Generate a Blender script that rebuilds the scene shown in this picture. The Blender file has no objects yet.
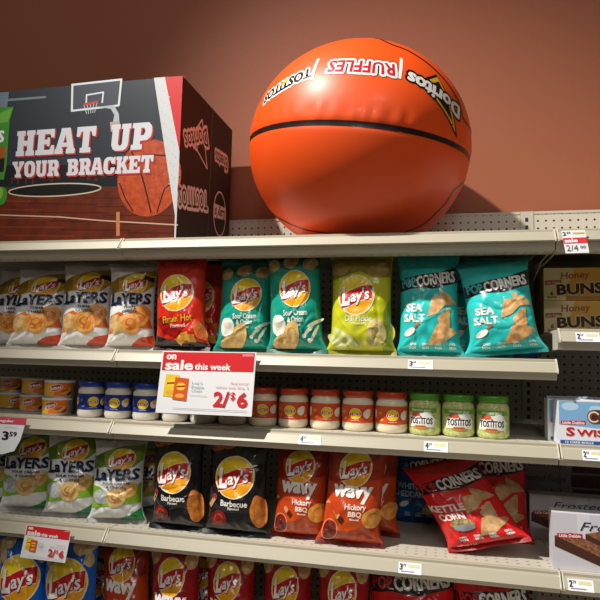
import bpy, bmesh, math, random
import numpy as np
from mathutils import Vector, Matrix
random.seed(7); np.random.seed(7)
SC = bpy.context.scene
COL = SC.collection

# ------------------------------------------------------------------ camera
CAM_C = np.array([0.93227834, -1.61327833, 0.53973646])
CAM_PITCH, CAM_ROLL, CAM_YAW, CAM_F = math.radians(5.28250689), math.radians(1.35758764), math.radians(13.06851003), 607.27
def cam_rows():
    cy, sy, cp, sp, cr, sr = (math.cos(CAM_YAW), math.sin(CAM_YAW), math.cos(CAM_PITCH), math.sin(CAM_PITCH), math.cos(CAM_ROLL), math.sin(CAM_ROLL))
    f = np.array([-sy*cp, cy*cp, sp]); r = np.array([cy, sy, 0.0]); u = np.cross(r, f)
    return np.array([cr*r+sr*u, -(-sr*r+cr*u), f])
CM = cam_rows()
cam = bpy.data.cameras.new('camera'); camo = bpy.data.objects.new('camera', cam); COL.objects.link(camo)
cam.sensor_width = 36.0; cam.sensor_fit = 'HORIZONTAL'; cam.lens = CAM_F/600*36; cam.clip_start = 0.02
m = Matrix.Identity(4)
for i in range(3):
    m[i][0] = CM[0][i]; m[i][1] = -CM[1][i]; m[i][2] = -CM[2][i]; m[i][3] = CAM_C[i]
camo.matrix_world = m
SC.camera = camo

# ------------------------------------------------------------------ light and exposure
w = bpy.data.worlds.new('world'); SC.world = w; w.use_nodes = True
w.node_tree.nodes['Background'].inputs[0].default_value = (1.0, 0.93, 0.86, 1)
w.node_tree.nodes['Background'].inputs[1].default_value = 0.045
def aim(o, target):
    o.rotation_euler = (Vector(target)-o.location).to_track_quat('-Z', 'Y').to_euler()
def spot(name, loc, target, watts, angle, blend, radius, col):
    l = bpy.data.lights.new(name, 'SPOT'); l.energy = watts; l.spot_size = math.radians(angle); l.spot_blend = blend
    l.shadow_soft_size = radius; l.color = col
    o = bpy.data.objects.new(name, l); COL.objects.link(o); o.location = loc; aim(o, target); return o
def area(name, loc, target, watts, sx, sy, col):
    l = bpy.data.lights.new(name, 'AREA'); l.shape = 'RECTANGLE'; l.size = sx; l.size_y = sy; l.energy = watts; l.color = col
    o = bpy.data.objects.new(name, l); COL.objects.link(o); o.location = loc; aim(o, target); return o
spot('ceiling_spot', (-1.64, -2.35, 5.0), (1.05, 0.0, 0.42), 2150, 34, 1.0, 0.07, (1.0, 0.95, 0.87))
for fx, fy, fz, fw in ((-1.8, -3.4, 3.6, 12), (0.2, -3.0, 3.8, 6), (2.3, -3.0, 3.3, 12), (1.6, -5.2, 2.9, 26)):  # unseen area lights, added for highlights on the film and fill under the shelves
    area('added_fill_light', (fx, fy, fz), (0.5, 0.2, 0.3), fw, 0.9, 0.22, (1.0, 0.96, 0.91))
SC.view_settings.view_transform = 'Standard'; SC.view_settings.look = 'None'
SC.view_settings.exposure = 0.0; SC.view_settings.gamma = 1.0; SC.view_settings.use_curve_mapping = False

# ------------------------------------------------------------------ pixel rays (real depths are always given)
def ray(x, y): return CM.T @ np.array([(x-300)/CAM_F, (y-300)/CAM_F, 1.0])
def at(x, y, Y): d = ray(x, y); return CAM_C+d*(Y-CAM_C[1])/d[1]
def atx(x, y, X): d = ray(x, y); return CAM_C+d*(X-CAM_C[0])/d[0]
def atz(x, y, Z): d = ray(x, y); return CAM_C+d*(Z-CAM_C[2])/d[2]
def depth(P): return float((np.array(P)-CAM_C) @ CM[2])

# ------------------------------------------------------------------ materials
def lin(c):
    if isinstance(c, str): c = [int(c[i:i+2], 16) for i in (0, 2, 4)]
    return tuple((v/255/12.92 if v/255 <= .04045 else ((v/255+.055)/1.055)**2.4) for v in c)
_M = {}
def mat(col, rough=0.4, coat=0.0, metal=0.0, bump=None, var=None, spec=0.5):
    """plain or noise-mottled surface; var = (second colour, noise scale)"""
    key = (str(col), rough, coat, metal, bump, var, spec)
    if key in _M: return _M[key]
    M = bpy.data.materials.new('surface'); M.use_nodes = True; nt = M.node_tree; b = nt.nodes['Principled BSDF']
    b.inputs['Base Color'].default_value = (*lin(col), 1); b.inputs['Roughness'].default_value = rough
    b.inputs['Metallic'].default_value = metal; b.inputs['Coat Weight'].default_value = coat; b.inputs['Coat Roughness'].default_value = 0.12
    b.inputs['Specular IOR Level'].default_value = spec
    if var or bump:
        tc = nt.nodes.new('ShaderNodeTexCoord')
    if var:
        n = nt.nodes.new('ShaderNodeTexNoise'); n.inputs['Scale'].default_value = var[1]; n.inputs['Detail'].default_value = 4
        nt.links.new(tc.outputs['Object'], n.inputs['Vector'])
        r = nt.nodes.new('ShaderNodeValToRGB'); r.color_ramp.elements[0].position = .36; r.color_ramp.elements[1].position = .64
        r.color_ramp.elements[0].color = (*lin(col), 1); r.color_ramp.elements[1].color = (*lin(var[0]), 1)
        nt.links.new(n.outputs['Fac'], r.inputs['Fac']); nt.links.new(r.outputs['Color'], b.inputs['Base Color'])
    if bump:
        n = nt.nodes.new('ShaderNodeTexNoise'); n.inputs['Scale'].default_value = bump[0]; n.inputs['Detail'].default_value = 3
        if coat == 0.3: n.noise_type = 'RIDGED_MULTIFRACTAL'; n.inputs['Detail'].default_value = 1.5
        nt.links.new(tc.outputs['Object'], n.inputs['Vector'])
        bp = nt.nodes.new('ShaderNodeBump'); bp.inputs['Strength'].default_value = bump[1]; bp.inputs['Distance'].default_value = 0.003 if coat == 0.3 else 0.01
        nt.links.new(n.outputs['Fac'], bp.inputs['Height']); nt.links.new(bp.outputs['Normal'], b.inputs['Normal'])
    _M[key] = M
    return M
def film(c): return mat(c, 0.24, 0.3, bump=(26., .55))
def chipm(c, c2): return mat(c, 0.35, 0.15, var=(c2, 70.0))
def paper(c): return mat(c, 0.5)
def math_nodes(nt):
    def mth(op, a, b=None, c=None):
        n = nt.nodes.new('ShaderNodeMath'); n.operation = op
        for i, v in enumerate((a, b, c)):
            if v is None: continue
            if isinstance(v, (int, float)): n.inputs[i].default_value = v
            else: nt.links.new(v, n.inputs[i])
        return n.outputs[0]
    return mth
def holes_mat(base, hole, pitch, radius, axes=('X', 'Z'), limit=None, slot=1.0, off=(0.0, 0.0)):
    """painted steel with a punched grid of round holes (object coordinates in metres)"""
    M = bpy.data.materials.new('punched_steel'); M.use_nodes = True; nt = M.node_tree; b = nt.nodes['Principled BSDF']
    mth = math_nodes(nt)
    tc = nt.nodes.new('ShaderNodeTexCoord'); s = nt.nodes.new('ShaderNodeSeparateXYZ'); nt.links.new(tc.outputs['Object'], s.inputs[0])
    u, v = s.outputs[axes[0]], s.outputs[axes[1]]
    cell = lambda q, o: mth('SUBTRACT', mth('FRACT', mth('ADD', mth('DIVIDE', q, pitch), 100+o)), .5)
    a, c = cell(u, off[0]), mth('MULTIPLY', cell(v, off[1]), slot)
    d = mth('SQRT', mth('ADD', mth('MULTIPLY', a, a), mth('MULTIPLY', c, c)))
    f = mth('LESS_THAN', d, radius/pitch)
    if limit:
        f = mth('MULTIPLY', f, mth('MULTIPLY', mth('GREATER_THAN', v, limit[0]), mth('LESS_THAN', v, limit[1])))
    mx = nt.nodes.new('ShaderNodeMix'); mx.data_type = 'RGBA'
    nt.links.new(f, mx.inputs[0]); mx.inputs[6].default_value = (*lin(base), 1); mx.inputs[7].default_value = (*lin(hole), 1)
    nt.links.new(mx.outputs[2], b.inputs['Base Color']); b.inputs['Roughness'].default_value = .45
    return M

# ------------------------------------------------------------------ object helpers
def tag(o, label=None, cat=None, group=None, kind=None):
    for k, v in (('label', label), ('category', cat), ('group', group), ('kind', kind)):
        if v: o[k] = v
    return o
def empty(name, loc, label, cat, group=None):
    o = bpy.data.objects.new(name, None); COL.objects.link(o); o.location = loc; o.empty_display_size = .05
    return tag(o, label, cat, group)
def link(name, me, parent=None):
    o = bpy.data.objects.new(name, me); COL.objects.link(o); o.parent = parent; return o
class MB:
    """collects vertices and faces with materials, then links them as one mesh object"""
    def __init__(s): s.v = []; s.f = []; s.mi = []; s.mats = []; s.sm = []
    def midx(s, m):
        if m not in s.mats: s.mats.append(m)
        return s.mats.index(m)
    def add(s, verts, faces, m, smooth=False):
        o = len(s.v); s.v.extend([tuple(map(float, p)) for p in verts]); i = s.midx(m)
        for f in faces: s.f.append(tuple(o+int(k) for k in f)); s.mi.append(i); s.sm.append(smooth)
    def box(s, x0, x1, y0, y1, z0, z1, m):
        v = [(x, y, z) for x in (x0, x1) for y in (y0, y1) for z in (z0, z1)]
        s.add(v, [(0, 1, 3, 2), (4, 6, 7, 5), (0, 4, 5, 1), (2, 3, 7, 6), (0, 2, 6, 4), (1, 5, 7, 3)], m)
    def prism(s, prof, x0, x1, m, plane='YZ'):
        n = len(prof)
        if plane == 'YZ': v = [(x0, a, b) for a, b in prof]+[(x1, a, b) for a, b in prof]
        else: v = [(a, x0, b) for a, b in prof]+[(a, x1, b) for a, b in prof]
        s.add(v, [(i, (i+1) % n, n+(i+1) % n, n+i) for i in range(n)]+[tuple(range(n))[::-1], tuple(range(n, 2*n))], m)
    def lathe(s, prof, m, n=36, c=(0, 0)):
        v = []
        for r, z in prof:
            for k in range(n): t = 2*math.pi*k/n; v.append((c[0]+r*math.cos(t), c[1]+r*math.sin(t), z))
        f = [(i*n+k, i*n+(k+1) % n, (i+1)*n+(k+1) % n, (i+1)*n+k) for i in range(len(prof)-1) for k in range(n)]
        s.add(v, f, m, True)
    def tube(s, pts, r, m, n=8):
        pts = [Vector(p) for p in pts]; v = []
        for i, p in enumerate(pts):
            d = (pts[min(i+1, len(pts)-1)]-pts[max(i-1, 0)]).normalized()
            a = d.orthogonal().normalized(); b = d.cross(a)
            for k in range(n): t = 2*math.pi*k/n; v.append(p+r*(math.cos(t)*a+math.sin(t)*b))
        f = [(i*n+k, i*n+(k+1) % n, (i+1)*n+(k+1) % n, (i+1)*n+k) for i in range(len(pts)-1) for k in range(n)]
        s.add(v, f, m, True)
    def build(s, name, parent=None, bevel=0.0):
        me = bpy.data.meshes.new(name); me.from_pydata(s.v, [], s.f)
        for m in s.mats: me.materials.append(m)
        me.polygons.foreach_set('material_index', s.mi); me.polygons.foreach_set('use_smooth', s.sm)
        b = bmesh.new(); b.from_mesh(me); bmesh.ops.recalc_face_normals(b, faces=b.faces); b.to_mesh(me); b.free()
        o = link(name, me, parent)
        if bevel:
            md = o.modifiers.new('bevel', 'BEVEL'); md.width = bevel; md.segments = 2; md.limit_method = 'ANGLE'
        return o

# ------------------------------------------------------------------ flat artwork (2-D shapes later laid on bags, jars, cartons)
def fill2d(loops):
    b = bmesh.new(); es = []
    for lp in loops:
        vs = [b.verts.new((x, y, 0)) for x, y in lp]
        es += [b.edges.new((vs[i], vs[(i+1) % len(vs)])) for i in range(len(vs))]
    bmesh.ops.triangle_fill(b, use_beauty=True, use_dissolve=False, edges=es)
    return b
def cut(b, step):
    if step:
        xs = [v.co.x for v in b.verts]; ys = [v.co.y for v in b.verts]
        if not xs: return b
        for ax, lo, hi in ((0, min(xs), max(xs)), (1, min(ys), max(ys))):
            k = math.floor(lo/step)+1
            while k*step < hi:
                co = [0, 0, 0]; co[ax] = k*step; no = [0, 0, 0]; no[ax] = 1
                bmesh.ops.bisect_plane(b, geom=list(b.verts)+list(b.edges)+list(b.faces), plane_co=co, plane_no=no, dist=1e-7)
                k += 1
    return b
def arr(b):
    b.verts.index_update()
    V = np.array([(v.co.x, v.co.y) for v in b.verts]).reshape(-1, 2); F = [tuple(v.index for v in f.verts) for f in b.faces]
    b.free(); return V, F
_T = {}
def text_mesh(s, bold=0.0, shear=0.0):
    k = (s, bold, shear)
    if k not in _T:
        c = bpy.data.curves.new('lettering', 'FONT'); c.body = s; c.offset = bold; c.shear = shear; c.resolution_u = 2
        c.align_x = 'CENTER'; c.align_y = 'CENTER'; c.fill_mode = 'FRONT'
        o = bpy.data.objects.new('lettering', c); me = bpy.data.meshes.new_from_object(o)
        V = np.array([(v.co.x, v.co.y) for v in me.vertices]).reshape(-1, 2); F = [tuple(p.vertices) for p in me.polygons]
        bpy.data.objects.remove(o); bpy.data.curves.remove(c); bpy.data.meshes.remove(me)
        mn, mx = V.min(0), V.max(0); V = V-(mn+mx)/2
        _T[k] = (V, F, mx-mn)
    return _T[k]
def rot2(V, a):
    c, s = math.cos(a), math.sin(a); V = np.asarray(V, float); return np.c_[V[:, 0]*c-V[:, 1]*s, V[:, 0]*s+V[:, 1]*c]
class Art:
    def __init__(s, step=0.02): s.L = []; s.step = step; s.lv = 0
    def put(s, V, F, m, part):
        s.lv += 1; s.L.append((np.asarray(V, float), F, m, part, s.lv))
    def poly(s, pts, m, part=None, step=None):
        V, F = arr(cut(fill2d([pts]), s.step if step is None else step)); s.put(V, F, m, part)
    def ell(s, cx, cy, rx, ry, m, part=None, rot=0.0, wob=0.0, n=28, seed=0):
        rs = random.Random(seed+int(cx*977+cy*331)); ph = [rs.uniform(0, 6.28) for _ in range(3)]
        t = np.linspace(0, 2*math.pi, n, endpoint=False)
        r = 1+wob*(np.sin(2*t+ph[0])+.7*np.sin(3*t+ph[1])+.5*np.sin(5*t+ph[2]))
        P = rot2(np.c_[rx*r*np.cos(t), ry*r*np.sin(t)], rot)+[cx, cy]; s.poly([tuple(p) for p in P], m, part)
    def ring(s, cx, cy, rx, ry, wd, m, part=None, rot=0.0, n=32, a0=0.0, a1=2*math.pi):
        t = np.linspace(a0, a1, n); P = rot2(np.c_[rx*np.cos(t), ry*np.sin(t)], rot)+[cx, cy]; s.stroke([tuple(p) for p in P], wd, m, part)
    def stroke(s, pts, wd, m, part=None):
        P = np.asarray(pts, float); d = np.gradient(P, axis=0); d /= np.linalg.norm(d, axis=1)[:, None]+1e-9
        nrm = np.c_[-d[:, 1], d[:, 0]]*np.asarray(wd).reshape(-1, 1)/2 if np.ndim(wd) else np.c_[-d[:, 1], d[:, 0]]*wd/2
        V = np.r_[P+nrm, P-nrm]; n = len(P)
        s.put(V, [(i, i+1, n+i+1, n+i) for i in range(n-1)], m, part)
    def text(s, t, cx, cy, wd, ht, m, part=None, bold=0.02, shear=0.0, rot=0.0, arc=0.0):
        b0 = min(bold, .028); ex = max(0.0, bold-.028)
        V, F, sz = text_mesh(t, b0, shear)
        b = bmesh.new(); vs = [b.verts.new((x*wd/sz[0], y*ht/sz[1], 0)) for x, y in V]
        for f in F:
            try: b.faces.new([vs[i] for i in f])
            except ValueError: pass
        V, F = arr(cut(b, s.step))
        if arc: V = np.c_[V[:, 0], V[:, 1]+arc*(V[:, 0]/(wd/2))**2]
        k = ex*ht*1.15
        for dx, dy in ([(0, 0)] if ex == 0 else [(-k, 0), (k, 0), (0, 0)] if ex < .03 else [(k*math.cos(q), k*math.sin(q)) for q in np.linspace(0, 2*math.pi, 8, endpoint=False)]+[(0, 0)]):
            s.put(rot2(V+[dx, dy], rot)+[cx, cy], F, m, part); s.lv -= .8
        s.lv += .8
    def build(s, fn, parent, pouch=None, lift=0.00014, base=0.0006):
        """fn(V, off) -> 3-D points; layers without a part name go into the MB given as pouch"""
        ids = [i for i, l in enumerate(s.L) if l[3] is not None and len(l[0])]
        bb = {i: (s.L[i][0].min(0), s.L[i][0].max(0)) for i in ids}; own = {i: i for i in ids}
        def root(i):
            while own[i] != i: i = own[i]
            return i
        for i in ids:                     # printed shapes of one name that touch make one part
            for j in ids:
                if j < i and s.L[i][3] == s.L[j][3] and (bb[i][0] <= bb[j][1]+1e-4).all() and (bb[j][0] <= bb[i][1]+1e-4).all(): own[root(i)] = root(j)
        parts = {}
        for i, (V, F, m, part, lv) in enumerate(s.L):
            if not len(V): continue
            mb = pouch if part is None else parts.setdefault((root(i), part), MB())
            mb.add(fn(V, base+lift*lv), F, m, True)
        for (i, k), mb in parts.items(): mb.build(k, parent)

# slab capitals for the headline, drawn as block polygons on a 0..1 box
def slab(ch):
    s = .30; q = .19
    if ch == 'H': return [[(0, 0), (.46, 0), (.46, q), (.40, q), (.40, .40), (.60, .40), (.60, q), (.54, q), (.54, 0), (1, 0), (1, q), (.93, q), (.93, 1-q), (1, 1-q), (1, 1), (.54, 1), (.54, 1-q), (.60, 1-q), (.60, .60), (.40, .60), (.40, 1-q), (.46, 1-q), (.46, 1), (0, 1), (0, 1-q), (.07, 1-q), (.07, q), (0, q)]]
    if ch == 'E': return [[(0, 0), (1, 0), (1, .36), (.84, .36), (.76, q), (.45, q), (.45, .41), (.60, .41), (.60, .33), (.74, .33), (.74, .67), (.60, .67), (.60, .59), (.45, .59), (.45, 1-q), (.74, 1-q), (.82, .66), (.97, .66), (.97, 1), (0, 1), (0, 1-q), (.10, 1-q), (.10, q), (0, q)]]
    if ch == 'A': return [[(-.04, 0), (.40, 0), (.40, q), (.33, q), (.35, .27), (.62, .27), (.64, q), (.57, q), (.57, 0), (1.04, 0), (1.04, q), (.98, q), (.72, 1), (.24, 1), (.24, .9), (.02, q), (-.04, q)], [(.39, .43), (.58, .43), (.49, .75)]]
    if ch == 'T': return [[(.22, 0), (.78, 0), (.78, q), (.67, q), (.67, 1-q), (.76, 1-q), (.84, .62), (1, .62), (1, 1), (0, 1), (0, .62), (.16, .62), (.24, 1-q), (.33, 1-q), (.33, q), (.22, q)]]
    if ch == 'U': return [[(.07, .22), (.16, .06), (.32, 0), (.68, 0), (.84, .06), (.93, .22), (.93, 1-q), (1, 1-q), (1, 1), (.54, 1), (.54, 1-q), (.61, 1-q), (.61, .26), (.56, .19), (.46, .19), (.40, .26), (.40, 1-q), (.46, 1-q), (.46, 1), (0, 1), (0, 1-q), (.07, 1-q)]]
    if ch == 'P': return [[(0, 0), (.56, 0), (.56, q), (.44, q), (.44, .32), (.78, .34), (.96, .46), (1, .66), (.96, .86), (.80, 1), (0, 1), (0, 1-q), (.10, 1-q), (.10, q), (0, q)], [(.44, .52), (.60, .54), (.66, .66), (.60, .80), (.44, .81)]]
    if ch == 'Y': return [[(.22, 0), (.78, 0), (.78, q), (.67, q), (.67, .40), (.95, 1-q), (1.04, 1-q), (1.04, 1), (.58, 1), (.58, 1-q), (.64, 1-q), (.52, .60), (.38, 1-q), (.45, 1-q), (.45, 1), (-.04, 1), (-.04, 1-q), (.05, 1-q), (.33, .40), (.33, q), (.22, q)]]
    if ch == 'O': return [[(.3, 0), (.7, 0), (.92, .12), (1, .34), (1, .66), (.92, .88), (.7, 1), (.3, 1), (.08, .88), (0, .66), (0, .34), (.08, .12)], [(.42, .2), (.36, .3), (.36, .7), (.42, .8), (.58, .8), (.64, .7), (.64, .3), (.58, .2)]]
    if ch == 'R': return [[(0, 0), (.52, 0), (.52, q), (.44, q), (.44, .36), (.55, .36), (.68, 0), (1.04, 0), (1.04, q), (.97, q), (.87, .42), (.97, .54), (.99, .72), (.93, .90), (.78, 1), (0, 1), (0, 1-q), (.10, 1-q), (.10, q), (0, q)], [(.44, .54), (.58, .56), (.64, .67), (.58, .80), (.44, .81)]]
    if ch == 'B': return [[(0, 0), (.76, 0), (.93, .08), (1, .26), (.96, .44), (.86, .52), (.95, .62), (.96, .80), (.88, .94), (.72, 1), (0, 1), (0, 1-q), (.10, 1-q), (.10, q), (0, q)], [(.44, .19), (.60, .2), (.65, .3), (.60, .41), (.44, .42)], [(.44, .60), (.57, .61), (.61, .7), (.57, .8), (.44, .81)]]
    if ch == 'C': return [[(.3, 0), (.72, 0), (.93, .10), (1, .38), (.65, .38), (.62, .24), (.54, .19), (.44, .2), (.37, .3), (.37, .7), (.44, .8), (.54, .81), (.62, .76), (.66, .64), (.70, .60), (1, .60), (1, 1), (.88, 1), (.82, .93), (.7, 1), (.3, 1), (.08, .88), (0, .66), (0, .34), (.08, .12)]]
    if ch == 'K': return [[(0, 0), (.50, 0), (.50, q), (.44, q), (.44, .34), (.52, .44), (.66, q), (.60, q), (.60, 0), (1.06, 0), (1.06, q), (1.0, q), (.76, .60), (.92, 1-q), (1, 1-q), (1, 1), (.60, 1), (.60, 1-q), (.64, 1-q), (.44, .58), (.44, 1-q), (.50, 1-q), (.50, 1), (0, 1), (0, 1-q), (.10, 1-q), (.10, q), (0, q)]]

# ================================================================== SETTING
BAY = 1.2192
ZA, ZB, ZC, ZD, ZE = 0.84643, 0.51419, 0.30580, 0.0, -0.345
ZB2 = float(at(575, 341.5, 0.0)[2])
DECK = 0.0307
YB = 0.543
WALL_Y = 0.58
mb = MB(); mb.box(-3.0, 4.0, WALL_Y, WALL_Y+.1, -.6, 3.4, mat('a05a3a', .6, bump=(60., .05)))
tag(mb.build('wall_back'), kind='structure')
mb = MB(); mb.box(-3.0, 4.0, -4.0, WALL_Y, -.7, -.6, mat('b9b2a6', .35))
tag(mb.build('floor'), kind='structure')

# ------------------------------------------------------------------ shelving
BEIGE = 'c4bdae'
steel = mat(BEIGE, .38)
steel_d = mat('b9b09c', .45)
channel = mat('aea794', .42)
peg = holes_mat('cdc6b6', '15110d', .0254, .0036, ('X', 'Z'), off=(.1, .5))
deckm = holes_mat(BEIGE, '6d675c', .0254, .0042, ('X', 'Y'), limit=(.055, .118), slot=1.7, off=(.2, .05))
baynames = ['left', 'middle', 'right']
def shelf(bay, z, label, back=YB-.004, drop=.055):
    x0 = (bay-1)*BAY+.0015; x1 = bay*BAY-.0015
    r = empty('shelf', ((x0+x1)/2, 0, z), label, 'shelf', 'beige steel gondola shelves')
    hx = (x1-x0)/2
    d = MB(); d.prism([(.034, DECK), (back, DECK), (back, DECK-.022), (back-.01, DECK-.022), (back-.01, DECK-.006), (.10, DECK-.006), (.10, -.02), (.03, -.02), (.022, -.002), (.034, .0)], -hx, hx, deckm)
    d.build('deck', r)
    l = MB(); l.prism([(0, 0), (.001, -.0015), (.012, -.002), (.034, .0), (.034, .0327), (.0245, .0327), (.0225, .0315), (.0222, .0255), (.0165, .0215), (.0155, .0228), (.0135, .0222)], -hx+.004, hx-.004, channel)
    l.build('price_channel', r)
    for s in (-1, 1):
        e = MB(); xx = s*(hx-.002)
        e.prism([(-.0012, -.003), (.036, -.003), (.036, .0338), (.0225, .0338), (.0205, .030), (-.0012, .003)], xx-.002, xx+.002, steel); e.build('end_cap', r, .0006)
        b = MB(); b.prism([(.05, -.0205), (back-.002, -.022), (back-.002, -drop), (back-.03, -drop-.003), (.20, -.0235)], s*(hx-.006)-.0015, s*(hx-.006)+.0015, steel_d); b.build('bracket', r)
    return r
for bay in (0, 1, 2):
    where = {0: 'in the bay running off the left edge', 1: 'in the wide middle bay', 2: 'in the right bay'}[bay]
    content = {('A', 0): 'top shelf under the left end of the display carton', ('A', 1): 'top shelf carrying the inflatable basketball', ('A', 2): 'top shelf carrying a red sale tag',
               ('B', 0): 'second shelf under white and gold chip bags', ('B', 1): 'second shelf under red, green and teal chip bags', ('B', 2): 'short raised shelf carrying two yellow pastry cartons',
               ('C', 0): 'third shelf carrying stacked orange dip tubs', ('C', 1): 'third shelf carrying a row of dip jars', ('C', 2): 'third shelf carrying blue and white cake roll cartons',
               ('D', 0): 'fourth shelf under white and green chip bags', ('D', 1): 'fourth shelf under black and orange chip bags', ('D', 2): 'fourth shelf carrying grey brownie cartons',
               ('E', 0): 'lowest shelf under blue chip bags', ('E', 1): 'lowest shelf under dark red chip bags', ('E', 2): 'empty lowest shelf below the brownie cartons'}
    for k, z in (('A', ZA), ('B', ZB), ('C', ZC), ('D', ZD), ('E', ZE)):
        if bay == 2 and k == 'B': z = ZB2
        shelf(bay, z, 'beige steel %s %s' % (content[k, bay], where) if len(content[k, bay].split()) < 7 else 'beige steel '+content[k, bay], drop=.10 if (k, bay) == ('A', 1) else .024 if (k, bay) == ('A', 2) else .035)
    x0 = (bay-1)*BAY+.022; x1 = bay*BAY-.022
    p = MB(); p.box(x0, x1, YB, YB+.006, -.598, 1.046, peg)
    p.box(x0, x1, YB-.002, YB+.008, 1.040, 1.049, steel)
    tag(p.build('pegboard_panel'), 'beige pegboard back panel '+where, 'pegboard', 'pegboard back panels')
for i, (x, lab) in enumerate(((0.0, 'slotted beige upright post hidden behind the display carton end'), (BAY, 'slotted beige upright post right of the basketball'))):
    u = MB(); u.box(x-.021, x+.021, YB-.003, YB+.03, -.5995, 1.049, steel)
    for k in range(60):
        z = -.55+k*.0265
        u.box(x-.006, x+.004, YB-.0034, YB-.0026, z, z+.014, mat('2a2620', .6))
    tag(u.build('upright_post'), lab, 'shelf upright', 'gondola uprights')
kp = MB(); kp.box(-3, 4, .030, .045, -.6, ZE-.0215, steel_d); tag(kp.build('kick_plate'), 'beige steel kick plate along the foot of the shelving', 'kick plate')

# ================================================================== BAGS
YEL, GOLD, BANR, WHT = film('f6d312'), film('eea319'), film('c81a1c'), film('f4f1ec')
TAN, TAN2 = 'd8a85e', 'e9c989'
def logo(A, cx, cy, rx, ry, rot=0.10, part='logo'):
    A.ell(cx, cy, rx*1.06, ry*1.06, film('f3e6c8'), part, rot)
    A.ell(cx, cy, rx, ry, YEL, part, rot)
    t = np.linspace(math.pi+.1, 2*math.pi-.1, 18)
    low = [(rx*math.cos(a)*.985, ry*math.sin(a)*.985) for a in t]+[(rx*.5, -ry*.05), (0, ry*.02), (-rx*.5, -ry*.1)]
    A.poly([tuple(p) for p in rot2(low, rot)+[cx, cy]], GOLD, part)
    def ban(k, m):
        e = .95+.05*k
        top = [(x, ry*(.10*x/rx+.30*k+.09*math.sin(x/rx*2.6+.6))) for x in np.linspace(-rx*.93*e, rx*.97*e, 9)]
        bot = [(x, ry*(.10*x/rx-.44*k+.11*math.sin(x/rx*2.4+.4))) for x in np.linspace(rx*.88*e, -rx*.90*e, 9)]
        A.poly([tuple(p) for p in rot2(top+bot, rot)+[cx, cy]], m, part)
    ban(1.08, film('f4e9d6')); ban(1.0, BANR)
    for dx, dy, m_ in ((.025, -.05, film('5a0c10')), (0, 0, WHT)):
        c = rot2([(-.64*rx+dx*rx, .00*ry+dy*ry), (.21*rx+dx*rx, -.10*ry+dy*ry)], rot)+[cx, cy]
        lp = np.array([(.26, .97), (.34, 1.0), (.66, 1.0), (.42, .2), (.80, .2), (.95, .40), (1.08, .38), (.98, -.04), (-.02, -.04), (.0, .08), (.12, .12)])-[.5, .5]
        A.poly([tuple(p) for p in rot2(lp*[.50*rx, .98*ry], rot)+c[0]+[0, .02*ry]], m_, part)
        A.text("ay's", c[1][0], c[1][1], 1.10*rx, .82*ry, m_, part, .024, .18, rot+.06)
def chip(A, cx, cy, rx, ry, rot=0.0, c=TAN, c2=TAN2, seed=1, part='picture'):
    A.ell(cx, cy, rx, ry, chipm(c, c2), part, rot, .05, seed=seed)
    A.ring(cx+.1*rx, cy, rx*.55, ry*.5, .14*min(rx, ry), chipm('b67a34', c), part, rot, a0=.4, a1=3.6)
def rose(A, cx, cy, r, a, b, c, seed=1):
    A.ell(cx, cy, r, r*.9, chipm(a, b), 'picture', .3, .05, seed=seed)
    A.ell(cx+.02*r, cy+.06*r, r*.68, r*.58, chipm(c, a), 'picture', .2, .05, seed=seed+3)
    A.ring(cx, cy+.1*r, r*.55, r*.42, r*.14, chipm(b, a), 'picture', .3, a0=.2, a1=4.2)
    A.ell(cx+.05*r, cy+.12*r, r*.28, r*.2, chipm(b, a), 'picture', .2, .06, seed=seed+5)
H = 1.5      # artwork height; the width is 1
def art_layers(kind):
    A = Art(); G = kind == 'green'
    top, top2 = (film('7f9a2c'), film('55731d')) if G else (film('b98f1a'), film('8d6a10'))
    A.poly([(-.5, 1.20), (-.2, 1.34), (.1, 1.42), (.5, 1.46), (.5, 1.18), (.36, 1.06), (.1, 1.02), (-.15, 1.06), (-.5, 1.0)], top)
    A.poly([(-.5, 1.20), (-.25, 1.32), (-.22, 1.08), (-.5, .98)], top2)
    if G:
        A.poly([(-.5, .28), (-.5, .72), (-.30, .70), (.02, .55), (.30, .62), (.5, .78), (.5, .42), (.2, .40), (-.2, .34)], film('86b52c'))
        A.poly([(-.04, .07), (.5, .07), (.5, .32), (.30, .20)], film('1c8a45'))
        A.ell(-.24, .52, .2, .13, mat('cfd3d4', .35, .1, var=('aab0b2', 110.)), 'picture')
        rose(A, .30, .66, .16, 'c9984a', 'e2bf7c', 'a8742c', 4); rose(A, .06, .52, .2, 'd0a257', 'ecd096', 'b5823a', 2)
    else:
        A.poly([(-.5, .30), (-.42, .62), (-.18, .70), (.05, .60), (.28, .84), (.44, .66), (.5, .42), (.16, .42), (-.2, .36)], film('d9692a'))
        A.poly([(-.06, .07), (.5, .07), (.5, .30), (.24, .25)], film('d24c24'))
        A.ell(-.24, .48, .2, .17, chipm('cf9f56', 'e8c98e'), 'picture', .4, .06)
        rose(A, .28, .64, .2, 'd98a30', 'eeb45e', 'c05f1c', 4); rose(A, .06, .50, .22, 'dd8d34', 'f2b863', 'c8641e', 2)
    logo(A, .12, 1.19, .25, .19, .16)
    if not G: A.poly([(.30, 1.36), (.5, 1.32), (.5, 1.24), (.30, 1.29)], film('20241f'), 'picture')
    nav = film('17244a')
    A.text('LaYERS', .04, .93, .86, .20, nav, 'lettering', .045, .05, .02)
    A.stroke([(-.43, .815), (-.28, .82)], .03, nav, 'lettering')
    for i, t in enumerate(('SOUR CREAM', '& ONION') if G else ('THREE', 'CHEESE')):
        A.text(t, .05, .775-.07*i, .055*len(t), .042, nav, 'lettering', .03)
    return A
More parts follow.
